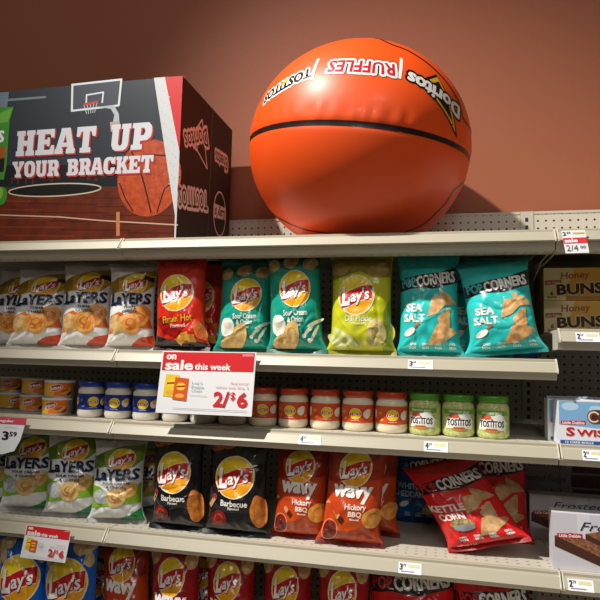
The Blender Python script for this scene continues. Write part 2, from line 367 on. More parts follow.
def art_flamin():
    A = Art(); A.poly([(-.5, .02), (.5, .02), (.5, .20), (.3, .26), (.1, .20), (-.2, .26), (-.5, .32)], film('241c1b'))
    A.poly([(-.5, .55), (-.30, .36), (.0, .27), (.2, .24), (.1, .40), (-.1, .44), (-.3, .6)], film('9d1410'))
    logo(A, 0, .98, .33, .28)
    A.text("Flamin' Hot", .02, .58, .60, .11, film('f1d43a'), 'lettering', .004, .15, .1)
    A.text('Flavored', .03, .47, .30, .06, WHT, 'lettering', .02, 0, .06)
    chip(A, .43, .40, .09, .16, .3, 'cf5a22', 'e8853a'); 
    for x, y, r in ((.16, .31, .2), (.04, .25, .6), (.26, .28, 0)): A.poly([tuple(p) for p in rot2([(-.07, -.06), (.07, -.06), (.07, .06), (-.07, .06)], r)+[x, y]], chipm('e99f2a', 'f3be55'), 'picture')
    return A
def art_sour():
    A = Art(); A.poly([(-.5, 1.5), (.5, 1.5), (.5, 1.30), (.2, 1.36), (-.1, 1.28), (-.5, 1.34)], film('125a4c'))
    for x, y, rx in ((-.38, 1.34, .13), (-.02, 1.40, .14), (.34, 1.38, .14)): chip(A, x, y, rx, .1, .3, 'a98a56', 'c4a874')
    logo(A, .06, 1.0, .29, .26)
    A.text('Sour Cream', .06, .655, .46, .085, WHT, 'lettering', .02, 0, .04); A.text('& Onion', .06, .56, .32, .085, WHT, 'lettering', .02, 0, .04)
    A.text('Flavored', .06, .485, .18, .035, WHT, 'lettering', .01)
    A.ell(-.28, .47, .14, .16, film('f1eee4'), 'picture', 0, .04); A.ell(-.28, .5, .09, .06, film('d8d6c6'), 'picture')
    chip(A, -.04, .34, .15, .2, -.4); chip(A, -.22, .24, .17, .11, .4, 'caa05a', 'e3c07e')
    for x, y, r in ((.3, .42, .7), (.38, .36, .9), (.42, .52, .4)): A.ell(x, y, .16, .024, film('e6ead0'), 'picture', r); A.ell(x-.1, y-.09, .035, .03, film('f3f3e6'), 'picture', r)
    return A
def art_pickle():
    A = Art(); A.poly([(-.5, 1.5), (.5, 1.5), (.5, 1.22), (.25, 1.20), (.0, 1.30), (-.5, 1.16)], film('8f7d2a'))
    for x, y, rx in ((-.34, 1.34, .16), (.30, 1.32, .18)): chip(A, x, y, rx, .11, .3, '9c8142', 'b79a58')
    A.ell(.05, .42, .52, .26, film('c6c82c')); A.poly([(.30, .07), (.5, .07), (.5, .9), (.40, .7), (.38, .4)], film('8d9a20'))
    logo(A, -.06, .94, .30, .28)
    A.text('Dill Pickle', -.02, .60, .44, .085, film('eef0c8'), 'lettering', .02); A.text('Flavored', -.02, .53, .2, .035, film('eef0c8'), 'lettering', .01)
    for x, y, r in ((-.28, .34, -.6), (-.18, .30, -.6), (-.36, .26, -.5)):
        A.ell(x, y, .22, .065, mat('a9b04c', .3, .2, var=('d5d68a', 30.)), 'picture', r); A.ell(x+.01, y+.01, .17, .03, film('d8dca0'), 'picture', r)
    chip(A, .28, .42, .16, .17, .2, 'c8b266', 'e0cf92'); chip(A, .25, .3, .13, .08, .3, 'a9a25a', 'c6be7c')
    return A
def art_pop(base, flav, popc, cc='f4f1ec', tri=('c98a45', 'ecc48c'), bowl=False):
    A = Art(); blk = film('1c1b1e')
    A.poly([(-.5, .98), (-.25, 1.03), (.1, 1.02), (.5, 1.12), (.5, 1.37), (.2, 1.27), (-.1, 1.24), (-.5, 1.17)], blk)
    A.text('POP', -.34, 1.115, .25, .15, film(popc), 'lettering', .04, 0, .08); A.text('CORNERS', .13, 1.17, .66, .175, WHT, 'lettering', .045, 0, .13)
    A.stroke([(-.48, 1.01), (-.25, 1.06), (.1, 1.055), (.5, 1.155)], .014, WHT, 'lettering')
    for i, t in enumerate(flav): A.text(t, -.25, .74-.15*i, .075*len(t)+.06, .12, film(cc), 'lettering', .05)
    for (x, y, s, r) in ((.14, .80, .26, .5), (.30, .86, .2, 2.4), (.26, .56, .24, 1.3), (.20, .38, .30, .28)):
        P = rot2([(-.9*s, -.35*s), (-.2*s, -.48*s), (.85*s, -.25*s), (.8*s, -.05*s), (.1*s, .42*s), (-.1*s, .45*s)], r)+[x, y]
        A.poly([tuple(p) for p in P], mat(tri[0], .4, .1, var=(tri[1], 60.)), 'picture')
    if bowl:
        A.ell(-.16, .45, .17, .1, mat('57503c', .5, var=('b59c5c', 120.)), 'picture'); A.ell(-.16, .39, .15, .06, film('8d8f93'), 'picture')
    else:
        A.stroke([(-.36, .38), (-.16, .52)], .035, film('b5653c'), 'picture'); A.ell(-.33, .39, .1, .05, film('f0ece6'), 'picture', .5)
    for x in (-.26, -.06, .14, .36):
        for k in (0, 1): A.text('NON' if k else 'GMO', x, .22-.05*k, .10, .04, film('d9f0ec'), 'lettering', .04)
    A.text('NET WT 7 OZ', -.25, .07, .25, .03, film('d9f0ec'), 'lettering', .01)
    return A
def art_bbq():
    A = Art(); A.poly([(-.5, 1.0), (-.4, .62), (-.28, .45), (.28, .45), (.42, .62), (.5, 1.0), (.5, .5), (.34, .36), (-.30, .36), (-.5, .5)], film('2c2a2c'))
    for x, y, rx in ((-.36, 1.38, .17), (-.14, 1.42, .14)): chip(A, x, y, rx, .1, .3, 'a5501c', 'd98a3e')
    logo(A, .0, .90, .34, .31)
    A.text('Barbecue', .02, .50, .48, .095, film('e9e4da'), 'lettering', .025); A.text('Flavored', .02, .425, .2, .04, film('e9e4da'), 'lettering', .02)
    A.ell(-.24, .25, .15, .13, mat('7a1f16', .25, .3), 'picture'); A.ring(-.24, .25, .08, .07, .03, mat('a33a28', .25, .3), 'picture', a1=5)
    A.stroke([(-.44, .42), (-.34, .56)], .07, film('caa07a'), 'picture'); A.ell(-.34, .58, .05, .05, film('8e2c2c'), 'picture')
    chip(A, .43, .38, .13, .25, .1, 'b8621f', 'd88a3c')
    return A
def art_wavy(hick=True):
    A = Art()
    if hick:
        A.poly([(-.5, .95), (.5, 1.02), (.5, 1.5), (-.5, 1.5)], film('9c2c12')); A.ell(0, .36, .44, .14, film('c44a14'))
    else:
        for x, y, rx, r in ((-.40, 1.32, .15, .7), (.38, 1.30, .13, -.6)): chip(A, x, y, rx, .12, r, 'b98f52', 'd9b67e')
    cy = 1.16 if hick else 1.06
    logo(A, 0, cy, .28, .25)
    A.text('wavy', .0, .80 if hick else .70, .70, .25, WHT, 'lettering', .05, .05, -.03)
    if hick:
        A.text('Hickory', .08, .61, .38, .11, film('f1e3d6'), 'lettering', .02); A.text('BBQ', .08, .51, .24, .09, film('f1e3d6'), 'lettering', .03); A.text('Flavored', .08, .44, .16, .03, WHT, 'lettering', .02)
        A.ell(-.34, .25, .15, .17, film('d98060'), 'picture'); A.ell(-.34, .25, .13, .15, mat('4a1210', .3, .2, var=('8a2a1c', 60.)), 'picture')
        A.stroke([(-.46, .66), (-.20, .46)], .075, film('cfa06a'), 'picture'); A.stroke([(-.20, .46), (-.12, .40)], .085, film('5a2414'), 'picture')
        chip(A, .38, .46, .16, .15, .3, 'd98a2c', 'efb052')
    return A
def art_classic():
    A = Art()
    for x, y, rx, ry in ((-.38, 1.22, .1, .17), (.40, 1.2, .08, .12), (.32, .36, .1, .16), (-.30, 1.36, .18, .08), (.3, 1.38, .22, .12)): chip(A, x, y, rx, ry, .2, 'bfa06a', 'd9c091')
    logo(A, .0, .86, .40, .34, .14)
    A.text('Classic', -.1, .36, .45, .13, WHT, 'lettering', .02, .2, .1)
    return A
KINDS = {
    'layers3': (art_layers('gold'), 'efeeec', 'c9c6c2'), 'layersG': (art_layers('green'), 'ebecea', 'c4c6c3'), 'flamin': (art_flamin(), 'd22a17', '2a1d1c'),
    'sour': (art_sour(), '129a84', '0d7464'), 'pickle': (art_pickle(), 'c2c41e', 'a8a61c'),
    'popteal': (art_pop('t', ('SEA', 'SALT'), '3fc1c4'), '2cc4c0', '27aeac'), 'popblue': (art_pop('b', ('WHITE', 'CHEDDAR'), '49a0e0', 'bcd6ee'), '1b62a8', '174f8c'),
    'popred': (art_pop('r', ('KETTLE', 'CORN'), 'd22a2a', 'f4e8e0', ('b98a55', 'd8b07c'), True), 'dc1f20', 'c01a1a'),
    'bbq': (art_bbq(), '1b191b', '141214'), 'wavyhick': (art_wavy(True), 'c4441a', '8f1f16'), 'wavyred': (art_wavy(False), 'a3151c', '8d1217'), 'classic': (art_classic(), '1560bd', '1250a0')}

def bag(kind, base, w, h, label, group, t=.088, shear=0.0, lean=0.0, yaw=0.0, roll=0.0, seed=0, fullparts=True, wr=1.0, flare=.075, art_dx=0.0, art_dy=0.0, fold=0.0):
    A, cf, cs = KINDS[kind]
    rs = np.random.RandomState(seed+11)
    ks = rs.normal(0, 1, (16, 2)); ks /= np.linalg.norm(ks, axis=1)[:, None]; fr = rs.uniform(30, 230, 16); ph = rs.uniform(0, 6.28, 16)
    am = rs.uniform(.5, 1, 16)*(45/fr)**.85
    cpos = rs.uniform(-.9, .9, 9); cph = rs.uniform(0, 6.28, 9)
    def P(u, v):
        s = np.clip((v-.028)/.937, 0, 1); p = s**.40*(1-s)**.52; return p/.532
    def surf(u, v, off, side=1):
        u = np.asarray(u, float); v = np.asarray(v, float)
        p = P(u, v); x = u*w/2*(1-.105*p+flare*np.exp(-(v/.10)**2)+.35*flare*np.exp(-((1-v)/.08)**2))
        prof = np.clip(1-np.abs(u)**2.6, 0, 1)**.62
        d = t/2*p*prof
        X, Z = u*w/2, v*h
        n = sum(am[i]*np.sin(fr[i]*(ks[i, 0]*X+ks[i, 1]*Z)+ph[i]) for i in range(16))/3.2
        rg = 1-np.abs(np.sin(24*(ks[0, 0]*X+ks[0, 1]*Z)+ph[3]+1.2*np.sin(28*X+ph[2])+.9*np.sin(33*Z+ph[4])))
        rg2 = 1-np.abs(np.sin(31*(ks[5, 0]*X+ks[5, 1]*Z)+ph[6]+1.4*np.sin(22*Z+ph[7])+.8*np.sin(40*X+ph[8])))
        env = np.clip(1-np.abs(u)**4, 0, 1)*np.clip(np.minimum(v-.028, .965-v)/.05, 0, 1)
        # vertical gathers running out of both seals
        gath = sum(np.sin(u*(7+4*i)+cph[i]+3*v*cpos[i]) for i in range(5))/5
        ge = np.exp(-((v-.05)/.10)**2)+np.exp(-((.95-v)/.13)**2)
        cr = 0
        for sx in (-1, 1):
            for vz in (0.04, .96):
                dx = (u-sx)*w/2; dz = (v-vz)*h; rr = np.hypot(dx, dz)+1e-6; an = np.arctan2(dz, dx*-sx)
                cr = cr+np.sin(an*11+cph[6]+sx)*np.exp(-rr/(.26*w))*np.clip(rr/.02, 0, 1)
        d = d+wr*env*(.0040*n+.0030*(rg**8)-.0032*(rg2**7)+.0052*ge*gath+.0046*cr)
        y = -d if side > 0 else d*.85
        fl = np.clip(.036-v, 0, 1)*h                  # the bottom seal turns forward
        z = v*h-fl*.75; y = y-fl*.9-fold*np.clip(.16-v, 0, 1)*h*.5
        y = y+.007*np.sin(u*4+cph[2])*np.clip((v-.93)/.07, 0, 1)+.004*np.sin(u*5+cph[3])*np.clip((.05-v)/.05, 0, 1)
        y = y+lean*v**1.4; x = x+shear*v; y = y-off*side
        return np.stack([x, y, z], -1)
    cr_, sr_, cy_, sy_ = math.cos(roll), math.sin(roll), math.cos(yaw), math.sin(yaw)
    def place(q):
        q = q.reshape(-1, 3); x = q[:, 0]*cr_+q[:, 2]*sr_; z = -q[:, 0]*sr_+q[:, 2]*cr_; y = q[:, 1]
        return np.c_[x*cy_-y*sy_, x*sy_+y*cy_, z]
    nu, nv = 56, 84
    # pouch and seals
    uu = np.clip(1.97*.02*np.arange(-26, 27), -1, 1); nu = len(uu)-1; art_dy = round(art_dy/.02)*.02; VS = .02/H
    def sheet(mb, v0, v1, n, m, sides=(1, -1)):
        vv = np.linspace(v0, v1, n+1); U, V = np.meshgrid(uu, vv)
        for sd in sides:
            Q = place(surf(U, V, 0.0, sd)); Q[:, 2] -= zmin
            mb.add(Q, [(j*(nu+1)+i, j*(nu+1)+i+1, (j+1)*(nu+1)+i+1, (j+1)*(nu+1)+i) for j in range(n) for i in range(nu)], m, True)
    U, V = np.meshgrid(uu, np.linspace(0, 1, 40)); zmin = 0.0
    zmin = min(place(surf(U, V, 0, 1))[:, 2].min(), place(surf(U, V, 0, -1))[:, 2].min())
    r = empty('chip_bag', base, label, 'chip bag', group)
    mbp = MB(); sheet(mbp, 2*VS, 72*VS, 70, film(cf))
    def onbag(V2, off):
        q = place(surf((V2[:, 0]+art_dx)*2*.985, np.clip((V2[:, 1]+art_dy)/H, 2*VS, 72*VS), off, 1)); q[:, 2] -= zmin; return q
    A.build(onbag, r, mbp)
    mbp.build('pouch', r)
    for nm, v0, v1 in (('top_seal', 72*VS, 1.0), ('bottom_seal', 0.0, 2*VS)):
        s = MB(); sheet(s, v0, v1, 4, mat(cs, .4, .1)); s.build(nm, r)
    return r
def bag_px(kind, xb, yb, xt, yt, wpx, Y, zdeck, label, group, lean=.05, **k):
    """bottom centre column, top centre pixel, width in pixels, standing at depth Y on a deck"""
    b = at(xb, 400, Y); 
    for _ in range(3):                     # column on the deck
        lo = at(xb, 300, Y); hi = at(xb, 600, Y); f = (zdeck-lo[2])/(hi[2]-lo[2]); b = lo+(hi-lo)*f
    tp = at(xt, yt, Y+lean)
    wd = wpx*depth(at((xb+xt)/2, (yt+yb)/2, Y))/CAM_F
    return bag(kind, (b[0], Y, zdeck+.0008), wd, (tp[2]-zdeck)*1.0, label, group, shear=tp[0]-b[0], lean=lean, **k)
dB, dC, dD, dE = ZB+DECK, ZC+DECK, ZD+DECK, ZE+DECK
G3, GG = 'white and gold layered chip bags', 'white and green layered chip bags'
bag_px('layers3', 8, 346, 29, 271, 56, .205, dB, 'white and gold layered snack bag cut by the left photo edge, on second shelf', G3, seed=1, lean=.05, yaw=.1, art_dy=-0.07)
bag_px('layers3', 36, 348, 50, 270, 58, .135, dB, 'white and gold layered snack bag, second from left on second shelf', G3, seed=2, lean=.05, art_dy=-0.07, yaw=.16)
bag_px('layers3', 86, 349, 93, 266, 54, .130, dB, 'white and gold layered snack bag, third from left on second shelf', G3, seed=3, lean=.05, art_dy=-0.07, yaw=.16)
bag_px('layers3', 131, 350, 136, 267, 50, .118, dB, 'white and gold layered snack bag right beside the red spicy bag', G3, seed=4, lean=.03, art_dy=-0.07, yaw=.16)
bag_px('flamin', 182, 350, 182, 258, 57, .085, dB, 'bright red and black spicy chip bag above the large sale card', 'red spicy chip bags', seed=5, art_dy=-0.11)
bag_px('flamin', 206, 348, 204, 264, 50, .215, dB, 'red spicy chip bag half hidden behind the other one', 'red spicy chip bags', seed=6, yaw=-.1, art_dy=-0.11)
bag_px('sour', 243, 351, 250, 262, 56, .115, dB, 'dark green sour cream chip bag, the left and lower of two', 'green sour cream chip bags', seed=7, yaw=.1, art_dy=-0.12)
bag_px('sour', 297, 352, 294, 252, 58, .090, dB, 'dark green sour cream chip bag beside the yellow-green pickle bag', 'green sour cream chip bags', seed=8, art_dy=-0.12)
bag_px('pickle', 361, 353, 362, 255, 66, .090, dB, 'yellow-green dill pickle chip bag in the middle of second shelf', None, seed=9, art_dy=-0.12)
bag_px('popteal', 429.5, 355, 428, 257, 63, .105, dB, 'teal sea salt popped chip bag, the upright left one of two', 'teal sea salt popped chip bags', seed=10, art_dy=-0.07)
bag_px('popteal', 506, 357, 501, 267, 71, .078, dB, 'teal sea salt popped chip bag tilted at the right end of second shelf', 'teal sea salt popped chip bags', seed=11, roll=-.10, flare=.12, art_dy=-0.07)
bag_px('popteal', 478, 355, 474, 262, 62, .215, dB, 'teal popped chip bag in shadow behind the two front teal ones', 'teal sea salt popped chip bags', seed=12, art_dy=-0.07)
bag_px('popblue', 503, 355, 497, 264, 60, .300, dB, 'navy blue popped chip bag mostly hidden behind the tilted teal bag', 'blue popped chip bags', seed=13, art_dy=-0.05)
# fourth shelf
bag_px('layersG', -12, 511, -6, 430, 56, .150, dD, 'white and green layered snack bag cut by the left photo edge', GG, seed=21, art_dy=-0.06, yaw=.16)
bag_px('layersG', 28, 515, 37, 429, 57, .125, dD, 'white and green layered snack bag above the small sale card', GG, seed=22, lean=.06, art_dy=-0.06, yaw=.16)
bag_px('layersG', 72, 520, 79, 431, 57, .105, dD, 'white and green layered snack bag, the middle of the three whole ones', GG, seed=23, lean=.06, art_dy=-0.06, yaw=.16)
bag_px('layersG', 117, 526, 125, 440, 56, .092, dD, 'white and green layered snack bag nearest the black barbecue bags', GG, seed=24, lean=.06, art_dy=-0.06, yaw=.16)
bag_px('layersG', 138, 520, 146, 443, 56, .235, dD, 'white and green layered snack bag in deep shadow behind the row', GG, seed=25, art_dy=-0.06, yaw=.16)
bag_px('bbq', 178, 534, 180, 436, 57, .080, dD, 'black barbecue chip bag, the left and farther of two', 'black barbecue chip bags', seed=26)
bag_px('bbq', 236, 540, 241, 440, 65, .075, dD, 'black barbecue chip bag beside the orange wavy bags', 'black barbecue chip bags', seed=27)
bag_px('wavyhick', 300, 543, 304, 444, 57, .105, dD, 'red-orange wavy hickory chip bag next to the black bags', 'red-orange wavy hickory chip bags', seed=28, art_dy=-0.03)
bag_px('wavyhick', 349, 549, 360, 445, 62, .080, dD, 'red-orange wavy hickory chip bag standing nearest the shelf edge', 'red-orange wavy hickory chip bags', seed=29, flare=.1, art_dy=-0.03)
bag_px('wavyhick', 372, 540, 374, 446, 52, .200, dD, 'red-orange wavy hickory chip bag in shadow behind the front one', 'red-orange wavy hickory chip bags', seed=30, art_dy=-0.03)
bag_px('popblue', 422, 527, 420, 446, 56, .380, dD, 'bright blue white cheddar popped chip bag at the shelf back', 'blue popped chip bags', seed=31, art_dy=-0.05)
bag_px('popred', 492, 548, 490, 447, 74, .255, dD, 'red kettle corn popped chip bag standing upright in the shadow', 'red kettle corn popped chip bags', seed=32)
bag_px('popred', 489, 556, 456, 465, 78, .105, dD, 'red kettle corn popped chip bag slumped forward in bright light', 'red kettle corn popped chip bags', seed=33, roll=-.24, flare=.03, wr=1.3, lean=.09, fold=.5)
# lowest shelf
GC, GW, GR = 'blue classic chip bags', 'dark red wavy chip bags', 'red kettle corn popped chip bags'
bag_px('classic', -6, 625, -2, 536, 54, .12, dE, 'blue chip bag at the lower left corner of the photo', GC, seed=41, yaw=.16)
bag_px('classic', 24, 625, 30, 535, 56, .07, dE, 'blue chip bag hanging under the small sale card', GC, seed=42, yaw=.16)
bag_px('classic', 70, 630, 76, 538, 58, .065, dE, 'blue chip bag just right of the small sale card', GC, seed=43, yaw=.16)
bag_px('classic', 96, 630, 98, 545, 54, .22, dE, 'blue chip bag in shadow behind the front blue bags', GC, seed=44, yaw=.16)
bag_px('wavyhick', 127, 640, 127, 542, 54, .12, dE, 'brownish red wavy chip bag next to the blue bags', GW, seed=45)
bag_px('wavyred', 175, 645, 177, 545, 55, .09, dE, 'dark red wavy chip bag below the left black barbecue bag', GW, seed=46)
bag_px('wavyred', 205, 645, 203, 548, 52, .23, dE, 'dark red wavy chip bag in shadow behind two front ones', GW, seed=47)
bag_px('wavyred', 230, 650, 232, 549, 54, .10, dE, 'dark red wavy chip bag below the right black barbecue bag', GW, seed=48)
bag_px('wavyred', 286, 655, 289, 553, 53, .10, dE, 'dark red wavy chip bag below the left orange wavy bag', GW, seed=49)
bag_px('wavyred', 342, 660, 345, 556, 55, .085, dE, 'dark red wavy chip bag below the right orange wavy bag', GW, seed=50)
bag_px('popred', 414, 665, 410, 553, 92, .12, dE, 'red popped chip bag with black banner under the shelf price label', GR, seed=51)
bag_px('popred', 462, 665, 452, 556, 80, .23, dE, 'red popped chip bag half hidden behind its neighbours, lowest shelf', GR, seed=52)
bag_px('popred', 500, 672, 490, 570, 78, .10, dE, 'red popped chip bag lowest at the right on bottom shelf', GR, seed=53)

# ================================================================== JARS AND TUBS
def cyl(R, z0, cz=0.0):
    def fn(V, off): a = V[:, 0]/R; return np.c_[(R+off)*np.sin(a), -(R+off)*np.cos(a), z0+V[:, 1]]
    return fn
def jar_art(kind):
    A = Art(.006)
    if kind in ('blue', 'red'):
        c = {'blue': '2b3f9c', 'red': 'd2431a'}[kind]
        A.ell(0, .027, .017, .017, film('f1e3c0'), 'label'); A.ell(0, .027, .0155, .0155, YEL, 'label'); A.poly([(-.0155, .021), (.0150, .024), (.0155, .031), (-.0150, .029)], BANR, 'label')
        A.text("Lay's", 0, .0265, .025, .009, WHT, 'label', .03, .2, .1)
        for x in (-.062, .033, .128): A.ell(x, .026, .011, .013, film('efeadc'), 'label'); A.ell(x+.004, .034, .009, .008, film('e2b23c' if kind == 'blue' else 'efe6cc'), 'label', .4)
        for x, y in ((-.030, .012), (-.036, .032), (.050, .012)): A.ell(x, y, .006, .004, film('e8a43c' if kind == 'red' else '5a72c8'), 'label', .5)
        A.text('Smooth Dip', 0, .0065, .022, .004, WHT, 'label', .01)
    return A
def jar(base, R, h, kind, label, group, turn=0.0):
    lidc, bodyc = {'blue': ('1e3f9e', 'e9e4d6'), 'red': ('c8401a', 'efe2c6'), 'green': ('4f9a2c', 'd9df9a')}[kind]
    r = empty('dip_jar', base, label, 'jar', group); r.rotation_euler = (0, 0, turn)
    g = MB(); content = mat(bodyc, .12, .6, var=(('b7c26a' if kind == 'green' else bodyc), 140.))
    g.lathe([(0, .001), (R*.86, 0), (R*.95, .004), (R, .012), (R*.985, .02), (R*.985, h*.69), (R*.97, h*.74), (R*.90, h*.79), (R*.84, h*.82), (R*.83, h*.90), (0, h*.90)], content, 40); g.build('jar_body', r)
    l = MB(); lm = mat(lidc, .3, .4); l.lathe([(R*.83, h*.855), (R*.93, h*.855), (R*.945, h*.87), (R*.945, h*.965), (R*.92, h*.99), (R*.88, h), (R*.80, h*.995), (0, h*.99)], lm, 40)
    for k in range(44): pass
    l.build('lid', r)
    lb = MB(); A = jar_art(kind); n = 40
    if kind == 'green':
        z0, z1 = .014, h*.70
        # clear jar: a green ribbon and a white name panel are printed round the front
        A = Art(.006); z = 0
        A.poly([(-.045, .052), (.045, .052), (.045, .064), (-.045, .064)], film('6fae3a'), 'label'); A.text('AVOCADO SALSA', 0, .058, .055, .006, WHT, 'label', .03)
        A.poly([(-.036, .014), (.036, .014), (.040, .034), (.028, .050), (-.020, .052), (-.038, .040)], film('f0f0e4'), 'label')
        A.ell(-.014, .046, .014, .007, film('d8644a'), 'label'); A.ell(.018, .046, .014, .009, film('ecece4'), 'label'); A.ell(.0, .013, .02, .005, film('c98a4a'), 'label')
        A.text('TOSTITOS', .0, .030, .068, .019, film('f6f5f0'), 'label', .11); A.text('TOSTITOS', .0, .030, .064, .0175, film('17181c'), 'label', .04)
        A.ell(.001, .041, .0025, .0025, film('c8281e'), 'label')
        A.text('SALSA', 0, .0165, .028, .004, film('c8281e'), 'label', .03)
        A.build(cyl(R*1.0, z0*.6), r, None, .00006, .0004)
    else:
        z0, z1 = h*.22, h*.66; rr = R*1.0
        v = [(rr*math.sin(2*math.pi*k/n), -rr*math.cos(2*math.pi*k/n), z) for z in (z0, z1) for k in range(n)]
        lb = MB(); lb.add(v, [(k, (k+1) % n, n+(k+1) % n, n+k) for k in range(n)], mat({'blue': '2b3f9c', 'red': 'd2431a'}[kind], .35, .2, var=({'blue': '22307c', 'red': 'dd5a26'}[kind], 60.)), True)
        sc = (z1-z0)/.054
        L2 = [(V*[1, sc], F, m_, None, lv) for V, F, m_, p_, lv in A.L]; A.L = L2
        A.build(cyl(rr, z0), r, lb, .00006, .0003); lb.build('label', r)
    return r
def jar_px(x0, x1, yt, yb, Y, kind, label, group, turn=0.0):
    xc = (x0+x1)/2; lo = at(xc, 300, Y); hi = at(xc, 600, Y); b = lo+(hi-lo)*(dC-lo[2])/(hi[2]-lo[2])
    R = (x1-x0)/2*depth(b)/CAM_F*.985
    return jar((b[0], Y, dC+.0006), R, .110, kind, label, group, turn+.5*math.atan2(CAM_C[0]-b[0], Y-CAM_C[1]))
gb, gr, gg = 'blue-lidded dip jars', 'orange-red dip jars', 'green salsa jars'
jar_px(77, 103.5, 380, 418, .115, 'blue', 'blue-lidded dip jar beside the stacked orange tubs', gb, .45)
jar_px(104, 131.5, 381, 420, .112, 'blue', 'blue-lidded dip jar in the middle of the three whole ones', gb, -.05)
jar_px(132, 160, 382, 421, .112, 'blue', 'blue-lidded dip jar touching the left edge of the large sale card', gb, -.05)
jar_px(161.5, 189, 383, 422, .114, 'blue', 'blue dip jar mostly hidden behind the left part of the large sale card', gb, .1)
jar_px(189.5, 217, 384, 423, .116, 'blue', 'blue dip jar hidden behind the middle of the large sale card', gb, .1)
jar_px(218, 247, 385, 425, .118, 'red', 'orange-red dip jar hidden behind the right part of the large sale card', gr, .2)
jar_px(248, 277.5, 386, 426, .118, 'red', 'orange-red dip jar peeking out right of the large sale card', gr, .1)
jar_px(278, 308.5, 388, 428, .118, 'red', 'orange-red dip jar, second to the right of the large sale card', gr, -.15)
jar_px(309.5, 340.5, 389, 430, .118, 'red', 'orange-red dip jar in the middle of the orange-red row', gr, .2)
jar_px(341.5, 374, 391, 431, .116, 'red', 'orange-red dip jar, second to the left of the green jars', gr, -.1)
jar_px(375, 408, 391, 433, .112, 'red', 'orange-red dip jar touching the first green jar', gr, .1)
jar_px(408.5, 441, 393, 436, .105, 'green', 'pale green salsa jar next to the orange-red jars', gg, -.25)
jar_px(441.8, 474.6, 395, 438, .104, 'green', 'pale green salsa jar in the middle of the green three', gg, .05)
jar_px(476.5, 509.3, 395, 440, .100, 'green', 'pale green salsa jar at the right end of the jar row', gg, -.1)
def tub(base, R, h, label, turn):
    r = empty('dip_tub', base, label, 'tub', 'orange dip tubs'); r.rotation_euler = (0, 0, turn)
    b = MB(); b.lathe([(0, 0), (R*.95, 0), (R*.97, .003), (R*.97, .006), (R*.955, .008), (R*.955, h*.88), (0, h*.88)], mat('c9c9c6', .3, .2, .6), 40)
    A = Art(.006)
    A.poly([(-.058, .004), (.058, .004), (.058, h*.86), (-.058, h*.86)], film('f0b630')); A.poly([(-.004, .004), (.058, .004), (.058, h*.86), (.006, h*.86)], film('ee7a22'))
    A.ell(.002, .031, .023, .0105, film('f3ead6'), None, .25); A.ell(.002, .031, .021, .009, film('c01e22'), None, .25); A.text('fritos', .002, .031, .035, .011, WHT, None, .04, .15, .25)
    A.ell(.034, .021, .016, .006, film('e8b04a'), None, .4); A.ell(.030, .022, .012, .003, film('a85a1c'), None, .4); A.ell(.046, .014, .010, .004, film('3c2c6c'), None, .6)
    A.build(cyl(R*.957, 0), r, b, .00006, .0004); b.build('tub_body', r)
    l = MB(); l.lathe([(R*.95, h*.865), (R, h*.865), (R*1.01, h*.88), (R*1.01, h*.965), (R*.99, h), (R*.95, h), (R*.93, h*.97), (0, h*.97)], mat('ecebe8', .3, .2), 40); l.build('lid', r)
HT = .0545
for row in (0, 1):
    for k, (x0, x1, Y, tn) in enumerate(((42.5, 73, .125, (-.05, -.30)[row == 0]), (20, 49, .205, (.15, -.25)[row == 0]), (-2, 26.5, .262, (-.3, .5)[row == 0]))):
        xc = (x0+x1)/2+(.6 if row else -.6); lo = at(xc, 300, Y); hi = at(xc, 600, Y); b = lo+(hi-lo)*(dC-lo[2])/(hi[2]-lo[2])
        R = (x1-x0)/2*depth(b)/CAM_F*.98
        tub((b[0], Y, dC+.0006+row*(HT+.0003)), R, HT, 'orange dip tub in the %s layer of the stack, %s' % (('lower', 'upper')[row], ('front one beside the blue jars', 'middle one of three', 'at the left photo edge')[k]), tn+.32)

# ================================================================== CARTONS ON THE RIGHT
def carton(name, loc, w, d, h, m, label, group, art=None, sidem=None, yaw=0.0):
    r = empty(name, loc, label, 'carton', group); r.rotation_euler = (0, 0, yaw)
    b = MB(); b.box(0, w, 0, d, 0, h, m)
    if art: art.build(lambda V, off: np.c_[V[:, 0], np.full(len(V), -off), V[:, 1]], r, b, .00008, .0004)
    b.build('carton_body', r); return r
def art_honey(w, h):
    A = Art(0); 
    A.poly([(0, 0), (w, 0), (w, h), (0, h)], paper('eab64c')); A.poly([(0, 0), (.055, 0), (.085, h), (0, h)], paper('ecd7a4'))
    A.poly([(.06, .0), (w, 0), (w, .012), (.06, .012)], paper('b9752c'))
    A.ell(.245, h*.58, .085, h*.40, mat('c98a4c', .5, var=('e7c79a', 40.)), None); A.ring(.245, h*.58, .055, h*.25, .010, paper('f0dcc0'))
    A.poly([(.003, h*.48), (.048, h*.50), (.048, h*.63), (.003, h*.61)], paper('a8322c')); A.text('Little Debbie', .0255, h*.555, .040, h*.07, paper('f0e0c8'), 'lettering', .02, .1, .04)
    A.text('Honey', .086, h*.75, .080, h*.28, paper('b5652c'), 'lettering', .025, .1, .06)
    A.text('BUNS', .098, h*.36, .129, h*.36, paper('f0d9a4'), 'lettering', .10, 0, .05); A.text('BUNS', .098, h*.36, .125, h*.34, paper('4f2a16'), 'lettering', .05, 0, .05)
    A.text('6', .022, h*.22, .009, h*.13, paper('5a2c1a'), 'lettering', .03); A.text('BUNS', .022, h*.10, .024, h*.06, paper('8c3a24'), 'lettering', .02)
    return A
def wrap_carton(c): return paper(c)
dB2 = ZB2+DECK
Yh = .272; pt = at(543.5, 268, Yh); hh = (pt[2]-dB2)/2; wh = .38
